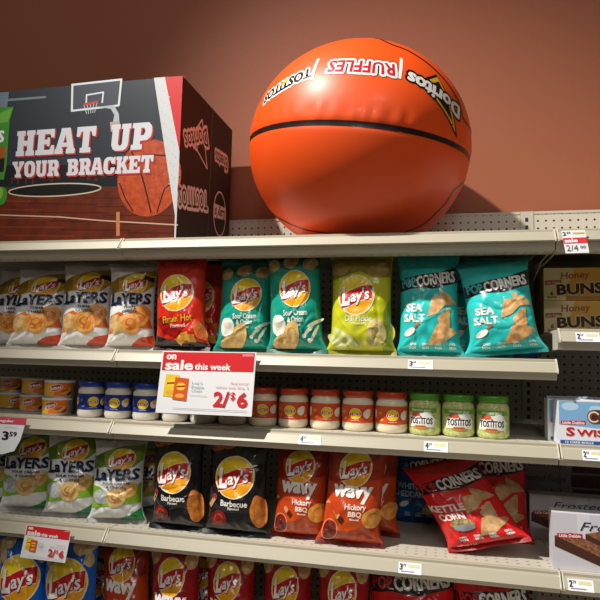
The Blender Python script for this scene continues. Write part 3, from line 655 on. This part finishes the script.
for i in (0, 1):
    carton('pastry_carton', (pt[0], Yh, dB2+.0005+i*hh), wh, .18, hh-.001, paper('c8983c'), 'yellow and brown honey pastry carton, the %s of two stacked' % ('lower', 'upper')[i], 'honey pastry cartons', art_honey(wh, hh-.001))
def art_swiss(w, h):
    A = Art(0); A.poly([(0, 0), (w, 0), (w, h), (0, h)], paper('e9ebf2')); A.poly([(0.004, h*.44), (.10, h*.38), (w, h*.5), (w, h-.003), (.004, h-.003)], paper('7fb2dc'))
    for x, y, r in ((.03, .86, .02), (.09, .82, .016), (.13, .9, .014), (.2, .92, .03)): A.ell(x, h*y, r, r*.5, paper('b6d6ee'))
    A.poly([(.008, h*.44), (.066, h*.455), (.066, h*.545), (.008, h*.53)], paper('c4202c')); A.text('Little Debbie', .037, h*.492, .052, h*.07, paper('f4e8e8'), 'lettering', .03, .1, .02)
    cm = mat('5a2f1c', .35, .2, var=('7c4a2c', 70.))
    A.poly([(.086, h*.48), (.22, h*.56), (w, h*.56), (w, h*.84), (.22, h*.84), (.088, h*.80)], cm, 'picture'); A.ell(.086, h*.64, .017, h*.16, cm, 'picture', .1)
    A.ring(.085, h*.64, .012, h*.11, .0035, paper('e9dcc8'), 'picture', a0=.5, a1=5.6); A.ell(.085, h*.64, .006, h*.06, mat('48241a', .4), 'picture')
    red = paper('c4161e')
    A.text('S', .030, h*.29, .020, h*.20, red, 'lettering', .045); A.text('WISS', .0835, h*.275, .078, h*.155, red, 'lettering', .04); A.text('ROLLS', .190, h*.28, .10, h*.17, red, 'lettering', .04)
    for x0, x1 in ((.014, .043), (.060, .068), (.080, .088), (.098, .106)):
        for y in (.125, .32): pass
    A.poly([(.006, h*.02), (w, h*.02), (w, h*.095), (.006, h*.095)], paper('2450a8')); A.text('12 CAKE ROLLS', .05, h*.055, .065, h*.05, paper('e8eef8'), 'lettering', .03); A.text('INDIVIDUALLY WRAPPED', .15, h*.055, .10, h*.05, paper('e8eef8'), 'lettering', .03)
    return A
for i, (x, yt, Y, lab) in enumerate(((557, 399.5, .0375, 'blue and white cake roll carton standing foremost'), (547.5, 398.5, .0955, 'blue and white cake roll carton half hidden behind the foremost one'), (546.5, 395.5, .185, 'blue and white cake roll carton at the rear of its row'))):
    p = at(x, yt, Y); h = p[2]-dC
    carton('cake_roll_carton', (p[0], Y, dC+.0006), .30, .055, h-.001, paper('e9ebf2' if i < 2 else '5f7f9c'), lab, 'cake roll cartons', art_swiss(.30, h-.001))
def art_frost(w, h, full=True):
    A = Art(0); A.poly([(0, 0), (w, 0), (w, h), (0, h)], paper('c9c7cf'))
    for k in range(5): A.poly([(.06+.07*k, h*.55), (.09+.07*k, h*.55), (.085+.07*k, h), (.055+.07*k, h)], paper('d6d5dc'))
    bm, bt = mat('4a2a20', .35, .15), mat('6a3f2c', .4, .1, var=('9a6a4a', 150.))
    for ox, oy in ((.065, .07), (-.006, 0)):
        A.poly([(.010+ox, h*(.40+oy)), (.118+ox, h*(.10+oy)), (.118+ox, h*(.26+oy)), (.010+ox, h*(.59+oy))], bm, 'picture'); A.poly([(.118+ox, h*(.10+oy)), (.150+ox, h*(.19+oy)), (.150+ox, h*(.35+oy)), (.118+ox, h*(.26+oy))], mat('8a5a44', .4), 'picture')
        A.poly([(.010+ox, h*(.59+oy)), (.118+ox, h*(.26+oy)), (.150+ox, h*(.35+oy)), (.050+ox, h*(.66+oy))], bt, 'picture')
    A.poly([(.010, h*.555), (.068, h*.575), (.068, h*.655), (.010, h*.635)], paper('b81c2c')); A.text('Little Debbie', .039, h*.605, .05, h*.055, paper('f4e8e8'), 'lettering', .03, .1, .03)
    A.text('Frosted Fudge', .190, h*.79, .255, h*.20, paper('2c2c44'), 'lettering', .0, .35, .03)
    return A
for i, (x, yt, Y, lab) in enumerate(((552.5, 512, .050, 'grey brownie carton standing foremost at the shelf edge'), (529.5, 493.5, .300, 'grey brownie carton standing back in the shadow'))):
    p = at(x, yt, Y); h = p[2]-dD
    carton('brownie_carton', (p[0], Y, dD+.0006), .36, .055, h-.001, paper('d2d0d6'), lab, 'brownie cartons standing', art_frost(.36, h-.001))
Ys = .415; tops = [at(560, y, Ys)[2] for y in (458.5, 470.5, 481.5)]; hs = tops[0]-tops[1]; nst = int((tops[0]-dD)/hs); hs = (tops[0]-dD)/nst
xs_ = at(514, 470, Ys)[0]
order = ['bottom', 'second', 'third', 'fourth', 'fifth', 'sixth', 'seventh', 'eighth']
for i in range(nst):
    A = Art(0); h = hs-.001; A.text('Frosted Fudge', .085, h*.52, .13, h*.62, paper('3c3a44'), 'lettering', 0, .35); A.poly([(.165, h*.06), (.45, h*.06), (.45, h*.94), (.165, h*.94)], mat('4a2a20', .4, var=('6a4432', 90.)), 'picture')
    A.poly([(.24, h*.3), (.32, h*.3), (.32, h*.7), (.24, h*.7)], paper('8a2028'))
    nm = 'topmost' if i == nst-1 else order[i]+' from below' if i else 'bottom'
    carton('brownie_carton', (xs_+.002*((i*7) % 3), Ys, dD+.0006+i*hs), .45, .11, h, paper('a5a2a6'), 'grey brownie carton lying flat, %s of the stack at the shelf back' % nm, 'brownie cartons lying stacked', A)

# ================================================================== DISPLAY CARTON
Yf = .0378; XR = float(at(181, 120, Yf)[0]); ZT = float(at(182.5, 76, Yf)[2]); XL = -.72; Z0 = ZA+DECK+.0005; YBK = .492
r = empty('display_carton', ((XL+XR)/2, 0, Z0), 'large printed cardboard basketball display carton on the top shelf', 'display carton')
r.location = (0, 0, 0)
b = MB(); gl = lambda c: mat(c, .34, .35)
b.box(XL, XR, Yf, YBK, Z0, ZT, mat('170908', .55))
b.box(XL, XR, Yf+.012, Yf+.03, ZT, ZT+.004, gl('a0836a')); b.box(XR-.002, XR+.0008, .283, .288, Z0, ZT+.002, gl('3a2220'))
A = Art(0.03)
def fp(x, y): p = at(x, y, Yf); return (p[0], p[2])
def fpl(*pts): return [fp(*p) for p in pts]
A.poly([(XL, Z0), (XR, Z0), (XR, ZT), (XL, ZT)], gl('2f343c'))
wood = mat('6a2810', .34, .35, var=('54200d', 24.)); A.poly([(XL, Z0), (XR, Z0), (XR, fp(180, 186)[1]), (XL, fp(0, 187)[1])], wood)
A.poly(fpl((-60, 165), (180, 165), (180, 186), (-60, 187)), gl('1c1a1e'))
A.poly(fpl((-60, 96), (9, 92), (6, 118), (-60, 122)), gl('6d7d8c'))
A.poly(fpl((-60, 104), (46, 96), (46, 98), (-60, 107)), gl('75818e'))
for k in range(16):
    x0_ = -50+(k*67) % 190; A.stroke(fpl((x0_, 192+2.9*k), (min(x0_+70, 176), 192.6+2.9*k)), .0025, gl('401409' if k % 3 else '8a3a18'))
for x in (12, 18, 26, 33): A.stroke(fpl((x, 184), (x, 178)), .004, gl('6a2a24'))
A.ell(*fp(54, 190), .165, .020, gl('17140f')); A.ring(*fp(54, 190), .165, .020, .004, gl('c9b8a4'))
A.stroke(fpl((-60, 213), (60, 217), (100, 220.5)), .004, gl('c9a490')); A.stroke(fpl((100, 220.5), (178, 225)), .004, gl('c9a490')); A.stroke(fpl((118, 212), (118, 236)), .012, gl('c07a4c'))
for x in np.linspace(15, 170, 22): A.ell(*fp(x, 176+4*math.sin(x)), .007, .006, gl('4a2224'))
wl = gl('d4dae0'); P = 'printed_hoop'
A.poly(fpl((72, 85), (122, 79), (119, 106), (72, 112)), gl('434952'))
for q in (((71.5, 85), (73.5, 85), (73, 111.5), (71, 111.5)), ((71.5, 84), (122, 78.5), (122, 80.5), (71.5, 86)), ((71, 110), (119, 104.5), (119, 106.5), (71, 112)), ((120.5, 79), (122.5, 79), (119.8, 106), (117.8, 106)),
          ((86, 95), (87.5, 95), (87, 105), (85.5, 105)), ((86, 94.5), (104, 91.5), (104, 93), (86, 96)), ((102.8, 92), (104.3, 92), (103, 103), (101.5, 103))): A.poly(fpl(*q), wl, P, 0)
A.poly(fpl((83.5, 103.5), (98, 100.5), (98, 103), (84, 106)), gl('c2402c'), P, 0)
for k in range(5): A.stroke(fpl((84+3.3*k, 105.5-.6*k), (87+1.9*k, 114-.3*k)), .0022, gl('c8ccd0'), P)
A.poly(fpl((98, 107), (114, 105), (119, 114), (119.5, 122), (113, 122), (114.5, 115), (111, 109)), gl('b0b6bc'), P, 0)
A.poly(fpl((110, 122), (120, 122), (119, 132), (111, 132)), gl('b79a8c'), P, 0)
# printed ball, halftone stripe and red edge at the right
bc, br = fp(149, 178), (fp(181, 178)[0]-fp(117.5, 178)[0])/2; bz = (fp(149, 140)[1]-fp(149, 217)[1])/2
P = 'printed_basketball'
A.ell(bc[0], bc[1], br, bz, mat('bc4814', .36, .3, var=('a03810', 60.), bump=(400., .3)), P, n=40)
sm = gl('2a130c')
A.stroke([(bc[0]-br*.95+.0, bc[1]+bz*.25), (bc[0]-br*.55, bc[1]+bz*.52), (bc[0], bc[1]+bz*.60), (bc[0]+br*.6, bc[1]+bz*.55), (bc[0]+br*.88, bc[1]+bz*.42)], .005, sm, P)
A.stroke([(bc[0]-br*.60, bc[1]+bz*.72), (bc[0]-br*.32, bc[1]+bz*.3), (bc[0]-br*.12, bc[1]-bz*.2), (bc[0]+br*.12, bc[1]-bz*.9)], .005, sm, P)
A.stroke([(bc[0]-br*.93, bc[1]-bz*.1), (bc[0]-br*.72, bc[1]-bz*.5), (bc[0]-br*.45, bc[1]-bz*.85)], .004, sm, P)
A.stroke([(bc[0]+br*.98, bc[1]), (bc[0]+br*.5, bc[1]-bz*.3), (bc[0]+br*.3, bc[1]-bz*.9)], .004, sm, P)
A.poly([fp(154, 78), fp(166, 77), (XR, fp(180, 152)[1]), (XR, Z0), (XR-.005, Z0), fp(175, 215)], gl('c9ccce'), 'printed_stripe'); A.poly([fp(165, 77.2), (XR, ZT), (XR, fp(180, 152)[1])], gl('c8282c'), 'printed_stripe')
for k in range(9):
    for j in range(4):
        x, y = 160+j*3.2+k*1.2, 88+k*12+j*3; 
        if x < 176: A.ell(*fp(x, y), .0022, .0022, gl('b9bcc0'), 'printed_stripe', n=8)
# green snack bag printed at the left end
P = 'printed_bag'
A.poly(fpl((-40, 112), (-10, 108), (14, 107), (10, 121), (8.5, 140), (7, 165), (4, 180), (-40, 176)), gl('3f8a2c'), P, 0); A.poly(fpl((-40, 118), (0, 113), (13, 108), (8, 122), (-40, 130)), gl('6aa83c'), P, 0)
A.poly(fpl((-40, 150), (6, 146), (5, 158), (-40, 164)), gl('a0521e'), P, 0); A.poly(fpl((-40, 164), (5, 158), (4, 172), (-40, 176)), gl('1c1a14'), P, 0)
A.text('DORITOS', fp(-22, 138)[0], fp(-22, 138)[1], .20, .04, gl('e6e6ee'), P, .05); A.ell(*fp(2, 196), .02, .03, gl('3f8a2c'), P); A.ell(*fp(0, 193), .012, .02, gl('7ab03c'), P)
# headline
def headline(txt, x0, y0b, y0t, x1, y1b, y1t, gapf, pad):
    widths = [.62 if c == ' ' else 1.0 for c in txt]; tot = sum(widths)+gapf*(len(txt)-1); pos = 0
    lo0, lo1, hi0, hi1 = fp(x0, y0b), fp(x1, y1b), fp(x0+pad, y0t), fp(x1+pad+1, y1t)
    for c, wd in zip(txt, widths):
        if c != ' ':
            def mp(px, py):
                f = (pos+px*wd)/tot; bx, bz_ = lo0[0]+(lo1[0]-lo0[0])*f, lo0[1]+(lo1[1]-lo0[1])*f; tx, tz = hi0[0]+(hi1[0]-hi0[0])*f, hi0[1]+(hi1[1]-hi0[1])*f
                return (bx+(tx-bx)*py, bz_+(tz-bz_)*py)
            lps = slab(c)
            for dx, dz, mm in ((.0055, -.0055, gl('b23428')), (0, 0, gl('cfd1d8'))):
                V, F = arr(fill2d([[(mp(*q)[0]+dx, mp(*q)[1]+dz) for q in lp] for lp in lps])); A.put(V, F, mm, 'headline')
        pos += wd+gapf
headline('HEAT UP', 15.8, 156.5, 131.5, 150.5, 149, 122, .08, 2)
headline('YOUR BRACKET', 12.8, 177.8, 162, 152.5, 172.5, 155, .07, .5)
A.build(lambda V, off: np.c_[V[:, 0], np.full(len(V), Yf-off), V[:, 1]], r, b, .00001, .0002)
# right side: white outline marks, printed upside down
S = Art(0.0); pk = mat('e9d2ca', .5); dk = mat('170908', .55); P = 'side_print'
def sp(x, y): p = atx(x, y, XR); return (p[1], p[2])
def spl(*pts): return [sp(*p) for p in pts]
def outline(pts, wd=.006):
    Q = spl(*pts); Q.append(Q[0])
    for i in range(len(Q)-1): S.stroke([Q[i], Q[i+1]], wd, pk, P)
outline(((193, 134), (202, 119.5), (207, 169), (193, 143)))
c = sp(196.5, 139.5); S.text('Doritos', c[0], c[1], .20, .070, pk, P, .10, 0, math.pi+.42); S.text('Doritos', c[0], c[1], .195, .060, dk, P, .01, 0, math.pi+.42)
c = sp(193.5, 199); S.text('TOSTITOS', c[0], c[1], .235, .068, pk, P, .11, 0, math.pi+.18); S.text('TOSTITOS', c[0], c[1], .23, .058, dk, P, .01, 0, math.pi+.18)
c = sp(221.5, 161); S.text('Cheetos', c[0], c[1], .13, .060, pk, P, .12, 0, math.pi+.1); S.text('Cheetos', c[0], c[1], .125, .050, dk, P, .015, 0, math.pi+.1)
c = sp(219.5, 214); S.ring(c[0], c[1], .060, .078, .006, pk, P); S.poly([(c[0]-.055, c[1]-.025), (c[0]+.055, c[1]-.01), (c[0]+.055, c[1]+.035), (c[0]-.055, c[1]+.025)], pk, P); S.text("Lay's", c[0], c[1]+.004, .10, .048, dk, P, .02, .2, math.pi+.1)
S.build(lambda V, off: np.c_[np.full(len(V), XR+.0006+off), V[:, 0], V[:, 1]], r, b, .00001, .0002)
b.build('carton_body', r)

# ================================================================== INFLATABLE BALL
Yc = .22; cc = at(358.5, 149.5, Yc)
ra, rb_ = ray(247.5, 149.5), ray(469.5, 149.5); th = math.acos(ra @ rb_/np.linalg.norm(ra)/np.linalg.norm(rb_))/2
BR = float(np.linalg.norm(cc-CAM_C)*math.sin(th))
nv_ = (CAM_C-cc)/np.linalg.norm(CAM_C-cc); rv = CM[0]-nv_*(CM[0] @ nv_); rv /= np.linalg.norm(rv); uv = np.cross(nv_, rv)
if uv @ -CM[1] < 0: uv = -uv
PO = -.235*nv_+.0907*rv+.9678*uv; PO /= np.linalg.norm(PO); EF = nv_-PO*(nv_ @ PO); EF /= np.linalg.norm(EF); r2 = np.cross(PO, EF)
LSEAM = math.radians(-2.6); SQ = .935
ZFLAT = ZA+DECK+.001
def bdir(lon, lat):
    lon, lat = np.asarray(lon, float), np.asarray(lat, float)
    return np.cos(lat)[..., None]*(np.cos(lon)[..., None]*EF+np.sin(lon)[..., None]*r2)+np.sin(lat)[..., None]*PO
def bpt(lon, lat, off):
    d = bdir(lon, lat); lat = np.asarray(lat); lon = np.asarray(lon)
    puck = .0013*np.exp(-((lat-LSEAM-.09)/.07)**2)*np.sin(lon*46+2*np.sin(lon*7)+np.sin(lon*19))-.003*np.exp(-((lat-LSEAM)/.03)**2)
    q = cc+d*(BR+off+puck)[..., None] if np.ndim(off+puck) else cc+d*(BR+off+puck)
    q[..., 2] = cc[2]-.004+(q[..., 2]-cc[2])*SQ
    k = ZFLAT+.05; z = q[..., 2]
    q[..., 2] = np.where(z < k, np.maximum(ZFLAT, k-(k-z)*(.05/(k-(cc[2]-.004-BR*SQ)))), z)
    return q
orange = mat('f0520f', .44, .06)
br_ = empty('inflatable_basketball', (cc[0], cc[1], ZFLAT), 'giant orange inflatable basketball with snack logos on the top shelf', 'inflatable ball'); off0 = np.array(br_.location)
bm_ = MB(); nl, na = 220, 150
lon = np.linspace(0, 2*math.pi, nl, endpoint=False); lat = np.linspace(-math.pi/2, math.pi/2, na+1); LO, LA = np.meshgrid(lon, lat)
Q = bpt(LO, LA, 0.0).reshape(-1, 3)-off0
bm_.add(Q, [(j*nl+i, j*nl+(i+1) % nl, (j+1)*nl+(i+1) % nl, (j+1)*nl+i) for j in range(na) for i in range(nl)], orange, True)
bm_.build('vinyl_skin', br_)
sm = mat('231410', .35, .2)
def seam(pts_dir, wd, name='seam'):
    n = len(pts_dir); D = np.array(pts_dir); T = np.roll(D, -1, 0)-np.roll(D, 1, 0); T /= np.linalg.norm(T, axis=1)[:, None]; N = np.cross(D, T)
    V = []
    for s in (-1, 0, 1):
        d = D+N*s*wd/2/BR; d /= np.linalg.norm(d, axis=1)[:, None]
        la = np.arcsin(np.clip(d @ PO, -1, 1)); lo = np.arctan2(d @ r2, d @ EF); V.append(bpt(lo, la, .0016 if s == 0 else .0012)-off0)
    V = np.concatenate(V); mb = MB(); mb.add(V, [(s*n+i, s*n+(i+1) % n, (s+1)*n+(i+1) % n, (s+1)*n+i) for s in (0, 1) for i in range(n)], sm, True); mb.build(name, br_)
t = np.linspace(0, 2*math.pi, 240, endpoint=False)
seam(bdir(t, np.full_like(t, LSEAM)), .0150)
def small_circle(axis, ang):
    axis = axis/np.linalg.norm(axis); a = np.cross(axis, [.3, .1, .9]); a /= np.linalg.norm(a); b_ = np.cross(axis, a)
    return [math.cos(ang)*axis+math.sin(ang)*(math.cos(q)*a+math.sin(q)*b_) for q in t]
def bhit(x, y):
    d = ray(x, 151+(y-151)/SQ); d = d/np.linalg.norm(d); o = CAM_C-cc; b2 = o @ d; q = o+d*(-b2-math.sqrt(max(b2*b2-(o @ o-BR*BR), 0))); return q/np.linalg.norm(q)
def loop_of(front, back):
    ctl = [q/np.linalg.norm(q) for q in [bhit(*p) for p in front]+back]; loop = []
    for i in range(len(ctl)):
        p0, p1, p2, p3 = (ctl[(i+k) % len(ctl)] for k in (-1, 0, 1, 2))
        for f in np.linspace(0, 1, 12, endpoint=False):
            q = .5*(2*p1+(p2-p0)*f+(2*p0-5*p1+4*p2-p3)*f*f+(3*p1-3*p2+p3-p0)*f**3); loop.append(q/np.linalg.norm(q))
    return loop
seam(loop_of(((386, 42.5), (408, 51.5), (430, 66), (447, 83.5), (459, 103), (466, 123)), [-.30*nv_+.85*rv+.1*uv, -.9*nv_+.3*rv+.2*uv, -.75*nv_-.3*rv+.6*uv, -.2*nv_+.02*rv+.97*uv]), .0085)
seam(loop_of(((259, 194), (270, 209), (286, 221), (303, 229.5), (330, 236), (365, 239), (400, 235), (420, 226), (434, 214.5), (446, 202), (456, 188)), [-.02*nv_+.97*rv-.22*uv, -.5*nv_+.85*rv-.1*uv, -.95*nv_+.1*rv+.1*uv, -.35*nv_-.88*rv-.2*uv]), .0085)
def onball(lon0, lat0, rot):
    def fn(V, off):
        W = rot2(V, rot); return bpt(lon0+W[:, 0]/BR/math.cos(lat0), lat0+W[:, 1]/BR, np.full(len(W), off*1.0))-off0
    return fn
B = Art(.012); wv, bk, rd = mat('efece6', .3, .2), mat('1c1716', .3, .2), mat('c4202c', .3, .2)
rad = math.radians
B.text('RUFFLES', 0, -.002, .180, .052, mat('30201c', .3), 'logo', .16); B.text('RUFFLES', 0, 0, .180, .052, wv, 'logo', .13); B.text('RUFFLES', 0, 0, .178, .048, rd, 'logo', .03)
B.build(onball(rad(-3.5), rad(27.2), math.pi), br_, None, .00010, .001)
B = Art(.012); B.text('TOSTITOS', 0, 0, .182, .042, wv, 'logo', .15); B.text('TOSTITOS', 0, 0, .182, .040, bk, 'logo', .05); B.ell(0, -.010, .016, .007, mat('e8b030', .3), 'logo', .3)
B.build(onball(rad(-44.5), rad(19.6), math.pi+.32), br_, None, .00010, .001)
B = Art(.012); tri = 1.02*np.array([(.058, -.004), (.004, -.072), (-.100, .068)]); tc_ = tri.mean(0)
for k_, m_ in ((1.12, bk), (.96, mat('e8b030', .3, .2)), (.72, bk)): B.poly([tuple(p) for p in (tri-tc_)*k_+tc_], m_, 'logo')
B.text('Doritos', 0, -.002, .200, .052, bk, 'logo', .14, 0, .05); B.text('Doritos', 0, 0, .196, .050, wv, 'logo', .05, 0, .05)
B.build(onball(rad(36.5), rad(19.5), math.pi-.36), br_, None, .00010, .001)
for lo_, la_, q in ((-28, 26.6, .12), (16.8, 29.8, -.16)):
    B = Art(.015); B.poly([(-.0045, -.044), (.0045, -.044), (.0045, .044), (-.0045, .044)], wv, 'divider_line'); B.build(onball(rad(lo_), rad(la_), q), br_, None, .0001, .001)

# ================================================================== SALE CARDS AND PRICE LABELS
def card(name, TL, TR, BR_, BL, Y0, Y1, label, cat, art, wd, ht, group=None, back='e9e9ec', rnd=False):
    """a thin printed card: four picture corners, top edge at depth Y0 and bottom edge at depth Y1"""
    a, b_, c, d = at(*TL, Y0), at(*TR, Y0), at(*BR_, Y1), at(*BL, Y1)
    n = np.cross(b_-a, d-a); n /= np.linalg.norm(n); n = n if n[1] < 0 else -n
    o = empty(name, tuple(a), label, cat, group)
    def fn(V, off):
        f, g = V[:, 0:1]/wd, V[:, 1:2]/ht
        return (d*(1-f)+c*f)*(1-g)+(a*(1-f)+b_*f)*g+n*off-a
    m_ = MB(); out = [(0, 0), (wd, 0), (wd, ht), (0, ht)] if not rnd else [(0, 0), (wd*.62, 0), (wd*.84, ht*.10), (wd*.93, ht*.4), (wd, ht), (0, ht)]
    q0 = fn(np.array(out), 0.0); q1 = fn(np.array(out), -.0008); k = len(out); mm = mat(back, .35)
    m_.add(np.r_[q0, q1], [tuple(range(k)), tuple(range(k, 2*k))[::-1]]+[(i, k+i, k+(i+1) % k, (i+1) % k) for i in range(k)], mm)
    art.build(fn, o, m_, .0001, .0004); m_.build('card', o); return o
def sale_art(w, h, small=False):
    A = Art(0); red = mat('d3242c', .4); wt = mat('f4f2f2', .4); gy = mat('8b8f9c', .5)
    A.poly([(.015*w, .685*h), (.985*w, .685*h), (.985*w, .985*h), (.015*w, .985*h)], red)
    A.text('on', .105*w, .905*h, .105*w, .085*h, wt, 'lettering', .05); A.text('sale', .20*w, .775*h, .30*w, .165*h, wt, 'lettering', .04)
    A.text('this week', .56*w, .755*h, .38*w, .105*h, wt, 'lettering', .03); A.poly([(.86*w, .93*h), (.975*w, .93*h), (.975*w, .965*h), (.86*w, .965*h)], mat('e88a90', .4))
    for x0, c, dy in ((.06, 'e8c62c', .05), (.165, 'd8581e', 0)):
        A.poly([((x0)*w, (.22+dy)*h), ((x0+.15)*w, (.20+dy)*h), ((x0+.155)*w, (.56+dy)*h), ((x0+.01)*w, (.575+dy)*h)], mat(c, .4), 'picture')
        A.ell((x0+.078)*w, (.43+dy)*h, .05*w, .06*h, mat('f0d048', .4), 'picture'); A.poly([((x0+.03)*w, (.41+dy)*h), ((x0+.126)*w, (.42+dy)*h), ((x0+.126)*w, (.45+dy)*h), ((x0+.03)*w, (.44+dy)*h)], mat('c01c20', .4), 'picture')
        A.ell((x0+.075)*w, (.28+dy)*h, .05*w, .035*h, mat('e8a848', .4), 'picture')
    for i, s in enumerate(("Lay's", 'Potato', 'Chips')): A.text(s, (.375+.008*len(s))*w, (.49-.062*i)*h, .022*len(s)*w, .045*h, gy, 'lettering', .0)
    A.poly([(.345*w, .295*h), (.53*w, .285*h), (.53*w, .29*h), (.345*w, .30*h)], gy)
    A.text('final price*', .86*w, .50*h, .19*w, .04*h, mat('d84a50', .4), 'lettering', .0); A.text('when you buy 2', .78*w, .435*h, .34*w, .045*h, mat('d88a90', .4), 'lettering', 0)
    A.text('2/', .68*w, .25*h, .165*w, .235*h, red, 'lettering', .028); A.text('$', .795*w, .30*h, .05*w, .13*h, red, 'lettering', .01); A.text('6', .895*w, .25*h, .11*w, .235*h, red, 'lettering', .028)
    A.poly([(.18*w, .082*h), (.95*w, .075*h), (.95*w, .082*h), (.18*w, .089*h)], gy)
    return A
card('sale_card', (162.7, 351), (256.5, 352.3), (251.6, 416.7), (155.4, 412.6), -.006, -.028, 'large white and red sale card hanging in front of the dip jars', 'sale card', sale_art(.26, .18), .26, .18, 'hanging sale cards')
card('sale_card', (27, 524.6), (71.5, 530.2), (65, 563), (20, 557.3), -.006, -.020, 'small white and red sale card hanging over the blue chip bags', 'sale card', sale_art(.13, .095), .13, .095, 'hanging sale cards')
A = Art(0); A.poly([(0, .81), (1, .81), (1, 1), (0, 1)], mat('c84a5c', .4)); A.text('regular', .62, .89, .3, .09, mat('f2e8e8', .4), 'lettering', .03)
A.text('3', .645, .50, .115, .24, mat('1c1c22', .4), 'lettering', .05); A.text('59', .785, .55, .14, .13, mat('1c1c22', .4), 'lettering', .03); A.poly([(.6, .72), (.86, .72), (.86, .727), (.6, .727)], mat('888888', .4))
card('price_card', (-26, 415.3), (27, 418.2), (22, 455.3), (-30, 452.5), -.006, -.018, 'white curved-corner price card with pink band at the left photo edge', 'price card', A, 1.0, 1.0, None, 'e4e4e8', True)
A = Art(0); A.poly([(0, .42), (1, .42), (1, .67), (0, .67)], mat('d3242c', .4)); A.text('sale', .33, .55, .55, .17, mat('f4f2f2', .4), 'lettering', .05)
A.text('2', .10, .86, .14, .17, mat('2c2c34', .4), 'lettering', .03); A.text('59', .28, .89, .16, .10, mat('2c2c34', .4), 'lettering', .02); A.poly([(.45, .84), (.95, .84), (.95, .92), (.45, .92)], mat('c8cc8a', .4))
A.text('2/4', .32, .22, .5, .26, mat('54545c', .4), 'lettering', .0); A.text('00', .78, .25, .24, .12, mat('54545c', .4), 'lettering', .02)
card('price_card', (561.3, 230.8), (585, 229.8), (589.3, 252.6), (565.7, 253.3), -.004, -.012, 'small white price card with a red sale band at the upper right', 'price card', A, 1, 1)
def strip(x0, x1, yt, yb, z, big, small, label):
    """a paper price label seated on the sloping price channel of a shelf"""
    a, b_ = at(x0, (yt+yb)/2, .004), at(x1, (yt+yb)/2, .004); w_ = b_[0]-a[0]
    o = empty('price_label', (a[0], 0, z), label, 'price label', 'paper price labels on shelf edges')
    A = Art(0); k = mat('22242c', .5); A.text(big, .12, .58, .12, .58, k, 'lettering', .05); A.text(small, .26, .72, .14, .28, k, 'lettering', .03)
    A.poly([(.42, .55), (.92, .55), (.92, .85), (.42, .85)], mat('cfcf9c', .5)); A.poly([(.1, .14), (.7, .14), (.7, .24), (.1, .24)], mat('7c8088', .5))
    def fn(V, off):
        s = V[:, 1:2]; c0, c1 = np.array([.0, -.001]), np.array([.0135, .0222]); n = np.array([-.86, .5])
        q = c0*(1-s)+c1*s+n*(.0018+off); return np.c_[V[:, 0]*w_, q]
    m_ = MB(); q0, q1 = fn(np.array([(0, 0), (1, 0), (1, 1), (0, 1)]), 0), fn(np.array([(0, 0), (1, 0), (1, 1), (0, 1)]), -.0005)
    m_.add(np.r_[q0, q1], [(0, 1, 2, 3), (7, 6, 5, 4), (0, 4, 5, 1), (1, 5, 6, 2), (2, 6, 7, 3), (3, 7, 4, 0)], mat('e6e8ee', .5)); A.build(fn, o, m_, .00004, .0002); m_.build('card', o)
strip(408, 433, 357, 368, ZB, '3', '49', 'paper price label below the first teal bag')
strip(299, 321, 432, 443, ZC, '4', '29', 'paper price label below the orange-red dip jars')
strip(424, 448, 440, 451, ZC, '4', '29', 'paper price label below the green salsa jars')
strip(576, 600, 331, 341, ZB2, '2', '59', 'paper price label below the honey pastry cartons')
strip(582.5, 604, 447, 458, ZC, '2', '59', 'paper price label below the cake roll cartons')
strip(398.5, 421.5, 560, 572, ZD, '3', '79', 'paper price label below the orange wavy bags')
strip(568, 594, 577, 590, ZD, '2', '79', 'paper price label below the brownie cartons')
